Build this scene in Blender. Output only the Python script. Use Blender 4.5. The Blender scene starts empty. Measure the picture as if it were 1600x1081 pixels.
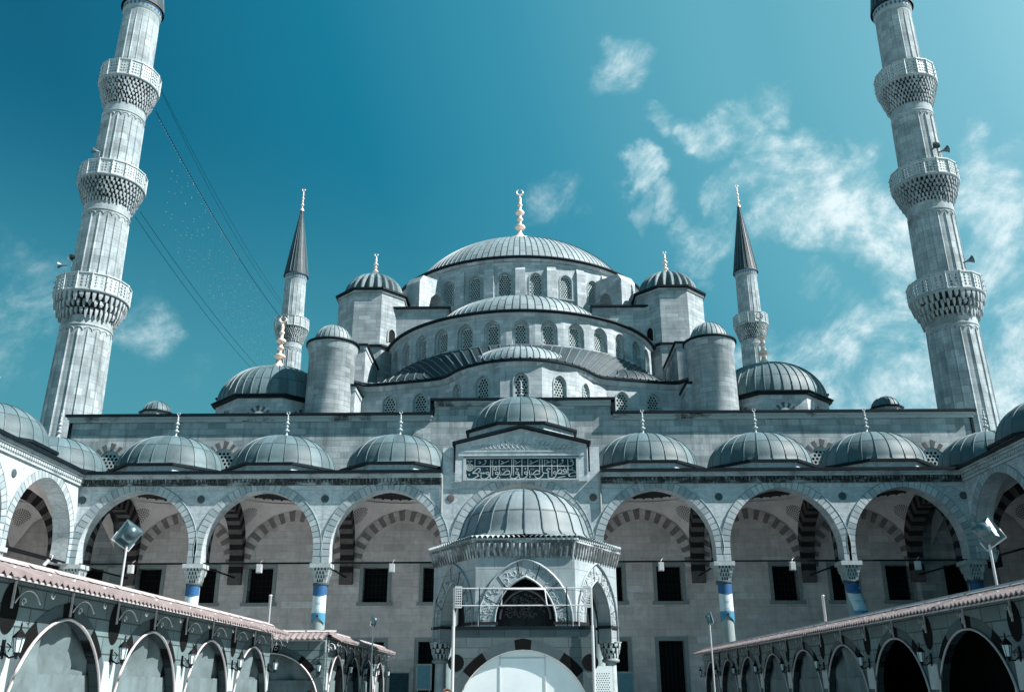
import bpy, math, random
from math import sin, cos, pi, radians as R, sqrt, atan2, hypot
from mathutils import Vector, Matrix
from mathutils.geometry import tessellate_polygon
random.seed(7)
S = bpy.context.scene
COL = S.collection

# ------------------------------------------------------------------ camera
cd = bpy.data.cameras.new('camera'); cam = bpy.data.objects.new('camera', cd); COL.objects.link(cam)
cd.sensor_width = 36; cd.lens = 1405/1600*36; cd.clip_start = .1; cd.clip_end = 5000
cam.matrix_world = Matrix.Translation((0, 0, 1.7)) @ Matrix.Rotation(R(.6), 4, 'Z') @ Matrix.Rotation(R(110.7), 4, 'X') @ Matrix.Rotation(R(-.2), 4, 'Z')
S.camera = cam
# ------------------------------------------------------------------ sun, exposure
SUN = Vector((.70, -.19, .69)).normalized()
sd = bpy.data.lights.new('sun', 'SUN'); sun = bpy.data.objects.new('sun', sd); COL.objects.link(sun)
sd.energy = 5.0; sd.angle = R(.5); sd.color = (1, .965, .93)
sun.rotation_euler = SUN.to_track_quat('Z', 'Y').to_euler(); sun.location = (40, -10, 60)
S.view_settings.view_transform = 'Standard'; S.view_settings.look = 'None'
S.view_settings.exposure = .95; S.view_settings.gamma = 1
S.cycles.use_denoising = True

# ------------------------------------------------------------------ world: sky and clouds
W = bpy.data.worlds.new('World'); S.world = W; W.use_nodes = True
nt = W.node_tree; nt.nodes.clear()
def wn(t, **k):
    n = nt.nodes.new(t)
    for a, b in k.items(): setattr(n, a, b)
    return n
def mth(op, a, b=None, c=None, tree=None):
    T = tree or nt
    n = T.nodes.new('ShaderNodeMath'); n.operation = op
    for i, v in enumerate((a, b, c)):
        if v is None: continue
        if isinstance(v, (int, float)): n.inputs[i].default_value = v
        else: T.links.new(v, n.inputs[i])
    return n.outputs[0]
sky = wn('ShaderNodeTexSky', sky_type='NISHITA', sun_disc=False)
sky.sun_elevation = math.asin(SUN.z); sky.sun_rotation = atan2(SUN.x, SUN.y)
sky.air_density = 1.0; sky.dust_density = 1.6; sky.ozone_density = 1.0; sky.altitude = 50
tint = wn('ShaderNodeMix', data_type='RGBA', blend_type='MULTIPLY'); tint.inputs[0].default_value = 1
nt.links.new(sky.outputs[0], tint.inputs[6]); SKYTINT = tint
tint.inputs[7].default_value = (.20, .98, .88, 1)
geo = wn('ShaderNodeTexCoord')
# clouds stand in fixed directions of the sky (azimuth from north, elevation, angular radius, weight)
CL = [(-0.495,0.787,0.368,0.0391,0.90),(-0.481,0.803,0.351,0.0320,0.90),(-0.459,0.818,0.347,0.0214,0.60),(-0.501,0.813,0.298,0.0285,0.80),(-0.496,0.823,0.275,0.0178,0.50),(-0.393,0.848,0.355,0.0249,0.90),(-0.373,0.861,0.346,0.0228,0.90),(-0.359,0.868,0.342,0.0128,0.70),(-0.404,0.840,0.363,0.0142,0.60),(-0.324,0.898,0.299,0.0214,0.50),(0.101,0.791,0.604,0.0228,0.60),(0.121,0.780,0.614,0.0128,0.50),(0.037,0.865,0.500,0.0228,0.55),(0.130,0.852,0.507,0.0199,0.75),(0.113,0.852,0.511,0.0142,0.70),(0.149,0.817,0.556,0.0114,0.60),(0.186,0.814,0.550,0.0214,0.90),(0.208,0.803,0.558,0.0214,1.00),(0.233,0.793,0.562,0.0199,0.90),(0.257,0.781,0.569,0.0185,0.80),(0.272,0.770,0.577,0.0114,0.60),(0.247,0.805,0.539,0.0214,0.80),(0.267,0.815,0.514,0.0285,0.90),(0.236,0.827,0.510,0.0249,0.90),(0.217,0.839,0.498,0.0214,0.80),(0.291,0.801,0.524,0.0249,0.80),(0.305,0.816,0.491,0.0356,1.00),(0.281,0.835,0.472,0.0356,1.00),(0.328,0.806,0.492,0.0285,0.80),(0.341,0.822,0.456,0.0356,1.05),(0.318,0.835,0.449,0.0356,0.95),(0.371,0.827,0.422,0.0356,1.10),(0.382,0.814,0.437,0.0285,1.00),(0.263,0.850,0.457,0.0249,0.60),(0.192,0.872,0.450,0.0214,0.80),(0.218,0.859,0.463,0.0214,0.80),(0.172,0.878,0.446,0.0142,0.60),(0.383,0.834,0.396,0.0249,1.00),(0.305,0.871,0.385,0.0199,0.80),(0.293,0.877,0.380,0.0128,0.60),(0.338,0.870,0.359,0.0249,0.80),(0.367,0.863,0.348,0.0285,0.90),(0.389,0.851,0.354,0.0249,0.80),(0.400,0.854,0.334,0.0214,0.70),(0.405,0.834,0.375,0.0178,0.50),(0.251,0.911,0.328,0.0214,0.90),(0.295,0.904,0.310,0.0320,1.00),(0.332,0.894,0.300,0.0427,1.10),(0.383,0.878,0.287,0.0427,1.10),(0.411,0.860,0.302,0.0285,1.00),(0.355,0.880,0.316,0.0285,0.90),(0.459,0.774,0.436,0.0285,0.90),(0.479,0.774,0.414,0.0320,1.00),(0.447,0.764,0.465,0.0214,0.70),(0.435,0.754,0.492,0.0178,0.60),(0.476,0.751,0.457,0.0214,0.60),(0.467,0.804,0.367,0.0285,0.70),(0.481,0.805,0.347,0.0285,0.70),(0.471,0.838,0.273,0.0356,1.00),(0.486,0.823,0.294,0.0356,0.90),(0.202,0.886,0.417,0.0100,0.50),(0.158,0.861,0.484,0.0157,0.50),(0.131,0.869,0.477,0.0114,0.40)]
CL += [(sin(R(a))*cos(R(e)), cos(R(a))*cos(R(e)), sin(R(e)), R(r_), w_) for a, e, r_, w_ in ((-42,24,5,.8),(-50,15,6,.8),(42,24,6,.9),(50,16,7,.9),(110,20,9,.7),(-120,25,10,.7),(170,18,9,.6))]
wz = wn('ShaderNodeTexNoise'); wz.inputs['Scale'].default_value = 7; wz.inputs['Detail'].default_value = 7; wz.inputs['Roughness'].default_value = .62
nt.links.new(geo.outputs['Generated'], wz.inputs['Vector'])
w1 = wn('ShaderNodeVectorMath', operation='SUBTRACT'); nt.links.new(wz.outputs['Color'], w1.inputs[0]); w1.inputs[1].default_value = (.5, .5, .5)
w2 = wn('ShaderNodeVectorMath', operation='MULTIPLY_ADD'); nt.links.new(w1.outputs[0], w2.inputs[0]); w2.inputs[1].default_value = (.13, .13, .13); nt.links.new(geo.outputs['Generated'], w2.inputs[2])
w3 = wn('ShaderNodeVectorMath', operation='NORMALIZE'); nt.links.new(w2.outputs[0], w3.inputs[0])
acc = None
for vx, vy, vz, rr, wgt in CL:
    wgt *= .72 if vx < -.3 else 1.15 if vx > .1 else 1
    d = wn('ShaderNodeVectorMath', operation='DOT_PRODUCT')
    nt.links.new(w3.outputs[0], d.inputs[0])
    d.inputs[1].default_value = Vector((vx, vy, vz)).normalized()
    mr = wn('ShaderNodeMapRange', interpolation_type='SMOOTHSTEP')
    nt.links.new(d.outputs['Value'], mr.inputs[0])
    mr.inputs[1].default_value = cos(rr*1.8); mr.inputs[2].default_value = cos(rr*.2)
    mr.inputs[3].default_value = 0; mr.inputs[4].default_value = wgt
    acc = mr.outputs[0] if acc is None else mth('MAXIMUM', acc, mr.outputs[0])
mp0 = wn('ShaderNodeMapping'); mp0.inputs['Rotation'].default_value = (0, R(33), 0); nt.links.new(geo.outputs['Generated'], mp0.inputs[0])
mp = wn('ShaderNodeMapping'); mp.inputs['Scale'].default_value = (.9, 1, 1.25); nt.links.new(mp0.outputs[0], mp.inputs[0])
nz = wn('ShaderNodeTexNoise'); nz.inputs['Scale'].default_value = 9; nz.inputs['Detail'].default_value = 13
nz.inputs['Roughness'].default_value = .66; nz.inputs['Distortion'].default_value = .6
nt.links.new(mp.outputs[0], nz.inputs['Vector'])
nz2 = wn('ShaderNodeTexNoise'); nz2.inputs['Scale'].default_value = 38; nz2.inputs['Detail'].default_value = 8; nz2.inputs['Roughness'].default_value = .65
nt.links.new(mp.outputs[0], nz2.inputs['Vector'])
v = mth('ADD', mth('MULTIPLY', acc, .68), mth('MULTIPLY', mth('SUBTRACT', nz.outputs[0], .49), 2.6))
v = mth('ADD', v, mth('MULTIPLY', mth('SUBTRACT', nz2.outputs[0], .5), .7))
cm = wn('ShaderNodeMapRange', interpolation_type='SMOOTHSTEP'); nt.links.new(v, cm.inputs[0])
cm.inputs[1].default_value = .10; cm.inputs[2].default_value = 1.3; cm.inputs[3].default_value = 0; cm.inputs[4].default_value = .93
gate = wn('ShaderNodeMapRange', interpolation_type='SMOOTHSTEP'); nt.links.new(acc, gate.inputs[0])
gate.inputs[1].default_value = 0; gate.inputs[2].default_value = .9
cmask = mth('MULTIPLY', cm.outputs[0], gate.outputs[0])
mx = wn('ShaderNodeMix', data_type='RGBA'); nt.links.new(cmask, mx.inputs[0])
gd = wn('ShaderNodeVectorMath', operation='DOT_PRODUCT'); nt.links.new(geo.outputs['Generated'], gd.inputs[0])
gd.inputs[1].default_value = Vector((.80, .42, .62)).normalized()
dk = wn('ShaderNodeMix', data_type='RGBA', blend_type='MULTIPLY'); dk.inputs[0].default_value = 1; nt.links.new(tint.outputs[2], dk.inputs[6]); dk.inputs[7].default_value = (.35, .80, .90, 1)
cur = dk.outputs[2]
for lo_, hi_, cc in ((.26,.50,(.10,1.85,3.0)),(.50,.65,(.40,2.70,3.95)),(.65,.79,(1.15,3.9,4.95)),(.82,.90,(1.9,4.8,6.0)),(.90,.97,(3.5,7.,7.9))):
    r_ = wn('ShaderNodeMapRange'); nt.links.new(gd.outputs['Value'], r_.inputs[0]); r_.inputs[1].default_value = lo_; r_.inputs[2].default_value = hi_
    haze = wn('ShaderNodeMix', data_type='RGBA'); nt.links.new(r_.outputs[0], haze.inputs[0]); nt.links.new(cur, haze.inputs[6]); haze.inputs[7].default_value = (*cc, 1); cur = haze.outputs[2]
sz = wn('ShaderNodeSeparateXYZ'); nt.links.new(geo.outputs['Generated'], sz.inputs[0])
hz = wn('ShaderNodeMapRange', interpolation_type='SMOOTHSTEP'); nt.links.new(sz.outputs[2], hz.inputs[0]); hz.inputs[1].default_value = .56; hz.inputs[2].default_value = .20; hz.inputs[3].default_value = 0; hz.inputs[4].default_value = 1
hl = wn('ShaderNodeMix', data_type='RGBA', blend_type='LIGHTEN'); nt.links.new(hz.outputs[0], hl.inputs[0]); nt.links.new(haze.outputs[2], hl.inputs[6]); hl.inputs[7].default_value = (.75, 3.1, 3.9, 1)
nt.links.new(hl.outputs[2], mx.inputs[6]); cs = wn('ShaderNodeMapRange', interpolation_type='SMOOTHSTEP'); nt.links.new(mth('ADD', v, mth('MULTIPLY', mth('SUBTRACT', nz2.outputs[0], .5), 1.6)), cs.inputs[0]); cs.inputs[1].default_value = .3; cs.inputs[2].default_value = 1.3
cc_ = wn('ShaderNodeMix', data_type='RGBA'); nt.links.new(cs.outputs[0], cc_.inputs[0]); cc_.inputs[6].default_value = (4.6, 6.9, 7.6, 1); cc_.inputs[7].default_value = (8.3, 9.5, 9.8, 1)
nt.links.new(cc_.outputs[2], mx.inputs[7])
bg = wn('ShaderNodeBackground'); bg.inputs[1].default_value = .056
nt.links.new(mx.outputs[2], bg.inputs[0])
wo = wn('ShaderNodeOutputWorld'); nt.links.new(bg.outputs[0], wo.inputs[0])

# ------------------------------------------------------------------ materials
def newmat(name):
    m = bpy.data.materials.new(name); m.use_nodes = True
    T = m.node_tree; b = T.nodes['Principled BSDF']; return m, T, b
def mixc(T, f, a, b, mode='MIX'):
    n = T.nodes.new('ShaderNodeMix'); n.data_type = 'RGBA'; n.blend_type = mode
    for i, v in ((0, f), (6, a), (7, b)):
        if isinstance(v, (int, float)): n.inputs[i].default_value = v
        elif isinstance(v, tuple): n.inputs[i].default_value = (*v, 1)
        else: T.links.new(v, n.inputs[i])
    return n.outputs[2]
def noise(T, vec, scale, detail=6, rough=.6, sc=None, dist=0):
    if sc:
        m = T.nodes.new('ShaderNodeMapping'); m.inputs['Scale'].default_value = sc; T.links.new(vec, m.inputs[0]); vec = m.outputs[0]
    n = T.nodes.new('ShaderNodeTexNoise'); n.inputs['Scale'].default_value = scale
    n.inputs['Detail'].default_value = detail; n.inputs['Roughness'].default_value = rough; n.inputs['Distortion'].default_value = dist
    T.links.new(vec, n.inputs['Vector']); return n.outputs[0]
def rng(T, v, a, b, c=0, d=1):
    n = T.nodes.new('ShaderNodeMapRange'); T.links.new(v, n.inputs[0])
    for i, x in enumerate((a, b, c, d)): n.inputs[i+1].default_value = x
    return n.outputs[0]
def bump(T, b, h, dist=.02, strength=.6):
    n = T.nodes.new('ShaderNodeBump'); n.inputs['Distance'].default_value = dist; n.inputs['Strength'].default_value = strength
    T.links.new(h, n.inputs['Height']); T.links.new(n.outputs[0], b.inputs['Normal'])
ALB = .74
def stone(name, c1, c2, bw=.9, bh=.36, mortar=.012, mcol=.45, stain=.55, streak=.5, patch=.5, rough=.85, bmp=.5, veins=0):
    if name != 'portico_inner_wall': c1, c2 = tuple(x*ALB*k for x, k in zip(c1, (.83,.92,.94))), tuple(x*ALB*k for x, k in zip(c2, (.96,1,1.01)))
    m, T, b = newmat(name)
    tc = T.nodes.new('ShaderNodeTexCoord'); uv = tc.outputs['UV']; ob = tc.outputs['Object']
    br = T.nodes.new('ShaderNodeTexBrick'); T.links.new(uv, br.inputs['Vector'])
    br.inputs['Scale'].default_value = 1; br.inputs['Brick Width'].default_value = bw; br.inputs['Row Height'].default_value = bh
    br.inputs['Mortar Size'].default_value = mortar; br.inputs['Mortar Smooth'].default_value = .3
    br.inputs['Color1'].default_value = (0, 0, 0, 1); br.inputs['Color2'].default_value = (1, 1, 1, 1); br.inputs['Mortar'].default_value = (.5, .5, .5, 1)
    br.inputs['Bias'].default_value = 0
    n1 = noise(T, ob, .35, 5, .6); n2 = noise(T, ob, 3.2, 8, .65)
    pick = mth('ADD', mth('MULTIPLY', br.outputs['Color'], patch, tree=T), mth('MULTIPLY', n1, 1-patch*.4, tree=T), tree=T)
    col = mixc(T, rng(T, pick, .25, 1.15), c1, c2)
    # soft grime patches
    g = rng(T, noise(T, ob, .8, 10, .74), .46, .66)
    col = mixc(T, mth('MULTIPLY', g, stain, tree=T), col, tuple(x*.42 for x in c1))
    # run-off streaks
    s1 = rng(T, noise(T, uv, 1, 9, .74, (2.6, .22, 1)), .50, .70)
    col = mixc(T, mth('MULTIPLY', s1, streak, tree=T), col, tuple(x*.26 for x in c1))
    if bw < 5 and not veins:
        col = mixc(T, mth('MULTIPLY', rng(T, br.outputs['Color'], .86, .9), .34, tree=T), col, tuple(x*.45 for x in c1))
        col = mixc(T, mth('MULTIPLY', rng(T, br.outputs['Color'], .12, .08), .40, tree=T), col, tuple(min(.9, x*1.22) for x in c2))
        hs = rng(T, noise(T, uv, 1, 7, .7, (.5, 5.5, 1)), .53, .68)
        col = mixc(T, mth('MULTIPLY', hs, .30, tree=T), col, tuple(x*.5 for x in c1))
    if veins:
        vn = rng(T, noise(T, uv, 1.2, 6, .6, (1, 2.2, 1), dist=2.5), .42, .6)
        col = mixc(T, mth('MULTIPLY', vn, veins, tree=T), col, tuple(min(1, x*1.5) for x in c2))
    sp = rng(T, n2, .35, .7, .82, 1.12)
    comb = T.nodes.new('ShaderNodeCombineColor')
    for i in range(3): T.links.new(sp, comb.inputs[i])
    col = mixc(T, 1., col, comb.outputs[0], 'MULTIPLY')
    col = mixc(T, mth('MULTIPLY', br.outputs['Fac'], mcol, tree=T), col, tuple(x*.3 for x in c1))
    T.links.new(col, b.inputs['Base Color']); b.inputs['Roughness'].default_value = rough
    h = mth('ADD', mth('MULTIPLY', br.outputs['Fac'], -1., tree=T), mth('MULTIPLY', n2, .7, tree=T), tree=T)
    h = mth('ADD', h, mth('MULTIPLY', br.outputs['Color'], .35, tree=T), tree=T)
    bump(T, b, h, .02, bmp)
    return m
def plain(name, c, rough=.6, metal=0, var=.25, sc=4, bmp=0, c2=None):
    m, T, b = newmat(name)
    tc = T.nodes.new('ShaderNodeTexCoord'); n = noise(T, tc.outputs['Object'], sc, 7, .65)
    c2 = c2 or tuple(x*(1-var) for x in c)
    T.links.new(mixc(T, rng(T, n, .35, .68), c, c2), b.inputs['Base Color'])
    b.inputs['Roughness'].default_value = rough; b.inputs['Metallic'].default_value = metal
    if max(c) < .13: b.inputs['Specular IOR Level'].default_value = .12
    if bmp: bump(T, b, n, .02, bmp)
    return m
def leadmat(name, c, dark=.5, row=1.3, rough=.62, stag=0):
    c = tuple(x*ALB for x in c)
    m, T, b = newmat(name)
    tc = T.nodes.new('ShaderNodeTexCoord'); uv = tc.outputs['UV']; ob = tc.outputs['Object']
    br = T.nodes.new('ShaderNodeTexBrick'); br.offset = stag
    sx = T.nodes.new('ShaderNodeSeparateXYZ'); cx_ = T.nodes.new('ShaderNodeCombineXYZ'); T.links.new(uv, sx.inputs[0]); T.links.new(sx.outputs[0], cx_.inputs[1]); T.links.new(sx.outputs[1], cx_.inputs[0]); T.links.new(cx_.outputs[0], br.inputs['Vector'])
    br.inputs['Scale'].default_value = 1; br.inputs['Brick Width'].default_value = row; br.inputs['Row Height'].default_value = 1
    br.inputs['Mortar Size'].default_value = .035; br.inputs['Mortar Smooth'].default_value = .2
    br.inputs['Color1'].default_value = (0, 0, 0, 1); br.inputs['Color2'].default_value = (1, 1, 1, 1)
    n = noise(T, ob, 1.6, 10, .74); n2 = noise(T, uv, 1, 8, .75, (3.3, .45, 1))
    f = mth('ADD', mth('MULTIPLY', br.outputs['Color'], .45, tree=T), mth('MULTIPLY', n, .75, tree=T), tree=T)
    col = mixc(T, rng(T, f, .25, .95), tuple(x*dark for x in c), c)
    col = mixc(T, mth('MULTIPLY', rng(T, n2, .5, .75), .5, tree=T), col, tuple(x*.4 for x in c))
    col = mixc(T, mth('MULTIPLY', br.outputs['Fac'], .85, tree=T), col, tuple(x*.2 for x in c))
    T.links.new(col, b.inputs['Base Color']); b.inputs['Roughness'].default_value = rough; b.inputs['Metallic'].default_value = .0
    h = mth('ADD', mth('MULTIPLY', br.outputs['Fac'], .6, tree=T), mth('MULTIPLY', n, .8, tree=T), tree=T)
    bump(T, b, h, .03, .5)
    return m
def dripmat(name, c, amount=.95, fx=.55, lo=.40):
    # stone moulding with ragged black weathering crust
    m, T, b = newmat(name)
    tc = T.nodes.new('ShaderNodeTexCoord'); uv = tc.outputs['UV']
    a = noise(T, uv, 1, 8, .7, (fx, .8, 1)); d = noise(T, uv, 1, 3, .6, (7, .9, 1))
    f = mth('MULTIPLY', rng(T, a, lo, lo+.10), rng(T, d, .30, .46), tree=T)
    T.links.new(mixc(T, mth('MULTIPLY', f, amount, tree=T), c, (.012, .014, .016)), b.inputs['Base Color'])
    b.inputs['Roughness'].default_value = .9; bump(T, b, d, .03, .6)
    return m

M = {}
M['facade'] = stone('marble_facade', (.52,.57,.60), (.84,.88,.91), 1.7, .72, .008, .55, .35, .5, .55, .6, .25, veins=.25)
M['band'] = stone('voussoir_light', (.62,.67,.70), (.80,.84,.87), 9, 9, .0, 0, .3, .3, .5, .7, .3)
M['band2'] = stone('voussoir_grey', (.44,.51,.54), (.60,.66,.69), 9, 9, .0, 0, .3, .3, .5, .7, .3)
M['drip'] = dripmat('weathered_moulding', (.30,.37,.38))
M['wall'] = stone('limestone_wall', (.28,.35,.37), (.74,.76,.77), 1.05, .36, .010, .5, .55, .6, .8, .85, .6)
M['hall'] = stone('limestone_drum', (.50,.55,.58), (.86,.89,.92), .8, .3, .010, .45, .6, .5, .35, .85, .5)
M['tower'] = stone('limestone_tower', (.36,.42,.44), (.74,.775,.80), .95, .33, .012, .5, .6, .6, .6, .85, .6)
M['shaft'] = stone('minaret_stone', (.42,.48,.50), (.70,.74,.76), .62, .5, .010, .7, .8, .35, .5, .85, .5)
M['carved'] = stone('carved_marble', (.46,.52,.55), (.76,.80,.83), 1.15, .62, .009, .7, .6, .8, .5, .75, .5)
M['inner'] = stone('portico_inner_wall', (.56,.505,.495), (.84,.775,.765), 1.1, .38, .008, .35, .3, .3, .35, .85, .5)
M['stripeD'] = plain('striped_arch_dark', (.028,.027,.029), .85, 0, .4, 5, .3)
M['stripeL'] = plain('striped_arch_light', (.13,.115,.115), .85, 0, .35, 5, .3)
M['plaster'] = plain('vault_plaster', (.82,.76,.75), .9, 0, .22, 1.5)
M['lead'] = leadmat('lead_small_dome', (.18,.285,.315), .36, 1.3)
M['leadbig'] = leadmat('lead_big_dome', (.40,.50,.53), .55, 1.5, stag=.5)
M['leadpale'] = leadmat('lead_pale_kiosk', (.33,.41,.44), .5, 1.15)
M['leaddark'] = leadmat('lead_dark_shaded', (.034,.066,.084), .5, 1.2)  # dark lead; the shade on skirt and side exedrae is in its colour
M['rib'] = plain('lead_seam', (.10,.16,.18), .5, 0, .4)
M['cope'] = plain('black_lead_coping', (.008,.016,.022), .5, 0, .4)
M['gold'] = plain('gilded_copper', (.86,.66,.55), .35, .2, .1)
M['whitestone'] = plain('pale_finial_stone', (.46,.52,.53), .5, 0, .3)
M['grille'] = plain('plaster_lattice', (.40,.47,.48), .8, 0, .2)
M['frame'] = stone('window_frame_stone', (.40,.48,.48), (.56,.63,.63), 9, 9, 0, 0, .4, .3, .5, .8, .3)
M['iframe'] = plain('inner_frame_stone', (.26,.30,.30), .8, 0, .2)
M['dark'] = plain('dark_pane', (.004,.005,.006), .7, 0, .3)
M['iron'] = plain('black_iron', (.012,.013,.015), .45, .3, .3)
M['muq'] = stone('muqarnas_stone', (.38,.43,.45), (.66,.70,.72), 9, 9, 0, 0, .75, .4, .5, .85, .5)
M['tile'] = plain('pink_roof_tile', (.27,.22,.215), .8, 0, .35, 3, .3, c2=(.17,.135,.135))
M['rosette'] = plain('rosette_paint', (.05,.04,.04), .9)
M['cloth'] = plain('pier_cloth', (.42,.48,.48), .85)
M['drip2'] = dripmat('pale_moulding', (.40,.46,.48), .55, .8, .5)
M['drip4'] = dripmat('hall_moulding', (.36,.42,.44), .9, .35, .52)
M['drip3'] = dripmat('kiosk_moulding', (.44,.49,.51), .8)
M['board2'] = stone('booth_board', (.085,.12,.13), (.15,.20,.215), .54, .205, .007, .95, .2, .2, .4, .8, .15)
M['stripeM'] = plain('lunette_stripe', (.27,.24,.235), .85, 0, .35, 5, .3)
M['joint'] = plain('mortar_joint', (.17,.22,.235), .9)
M['shadecore'] = plain('shade_core_metal', (.02,.025,.027), .6)  # near-black, puts the kiosk's inner shade into the core's colour
M['tileedge'] = plain('roof_tile_edge', (.10,.08,.085), .8)
M['board'] = stone('painted_stone_board', (.15,.21,.22), (.23,.31,.32), .62, .24, .013, 1., .2, .2, .4, .8, .15)
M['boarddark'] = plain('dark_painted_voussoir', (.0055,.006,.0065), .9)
M['boardmid'] = plain('grey_painted_voussoir', (.075,.105,.115), .7)
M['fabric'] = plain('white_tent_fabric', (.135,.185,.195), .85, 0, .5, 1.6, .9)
M['screen'] = plain('white_screen', (.80,.86,.87), .6, 0, .16, .8)
M['metal'] = plain('white_painted_metal', (.62,.62,.63), .4, .2, .15)
M['pinkmetal'] = plain('pale_trim', (.52,.47,.47), .5, .1, .15)
M['glass'] = plain('lantern_glass', (.62,.74,.78), .2, 0, .15)
M['lampface'] = plain('floodlight_glass', (.16,.30,.34), .12, .2, .3)
M['lampbody'] = plain('floodlight_housing', (.10,.16,.18), .4, .5, .2)
M['blue'] = plain('banner_blue', (.012,.10,.26), .6, 0, .15)
M['sky_blue'] = plain('banner_light_blue', (.05,.25,.40), .6, 0, .15)
M['white'] = plain('banner_white', (.58,.68,.72), .6, 0, .08)
M['calbg'] = plain('inscription_ground', (.012,.045,.065), .5, 0, .4)
M['pane_blue'] = plain('notice_blue', (.06,.20,.26), .4, 0, .2)
M['ground'] = stone('courtyard_paving', (.56,.57,.57), (.68,.69,.68), 1.2, .6, .01, .5, .3, 0, .5, .6, .2)
M['skin'] = plain('skin', (.50,.33,.27), .6, 0, .1)
M['hair'] = plain('hair', (.012,.010,.010), .5)
M['coat'] = plain('coat', (.06,.07,.09), .8)
M['pinkscarf'] = plain('pink_scarf', (.62,.42,.42), .8)
M['wire'] = plain('wire', (.02,.05,.06), .6)
M['bead'] = plain('bead', (.35,.45,.48), .3)

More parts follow.
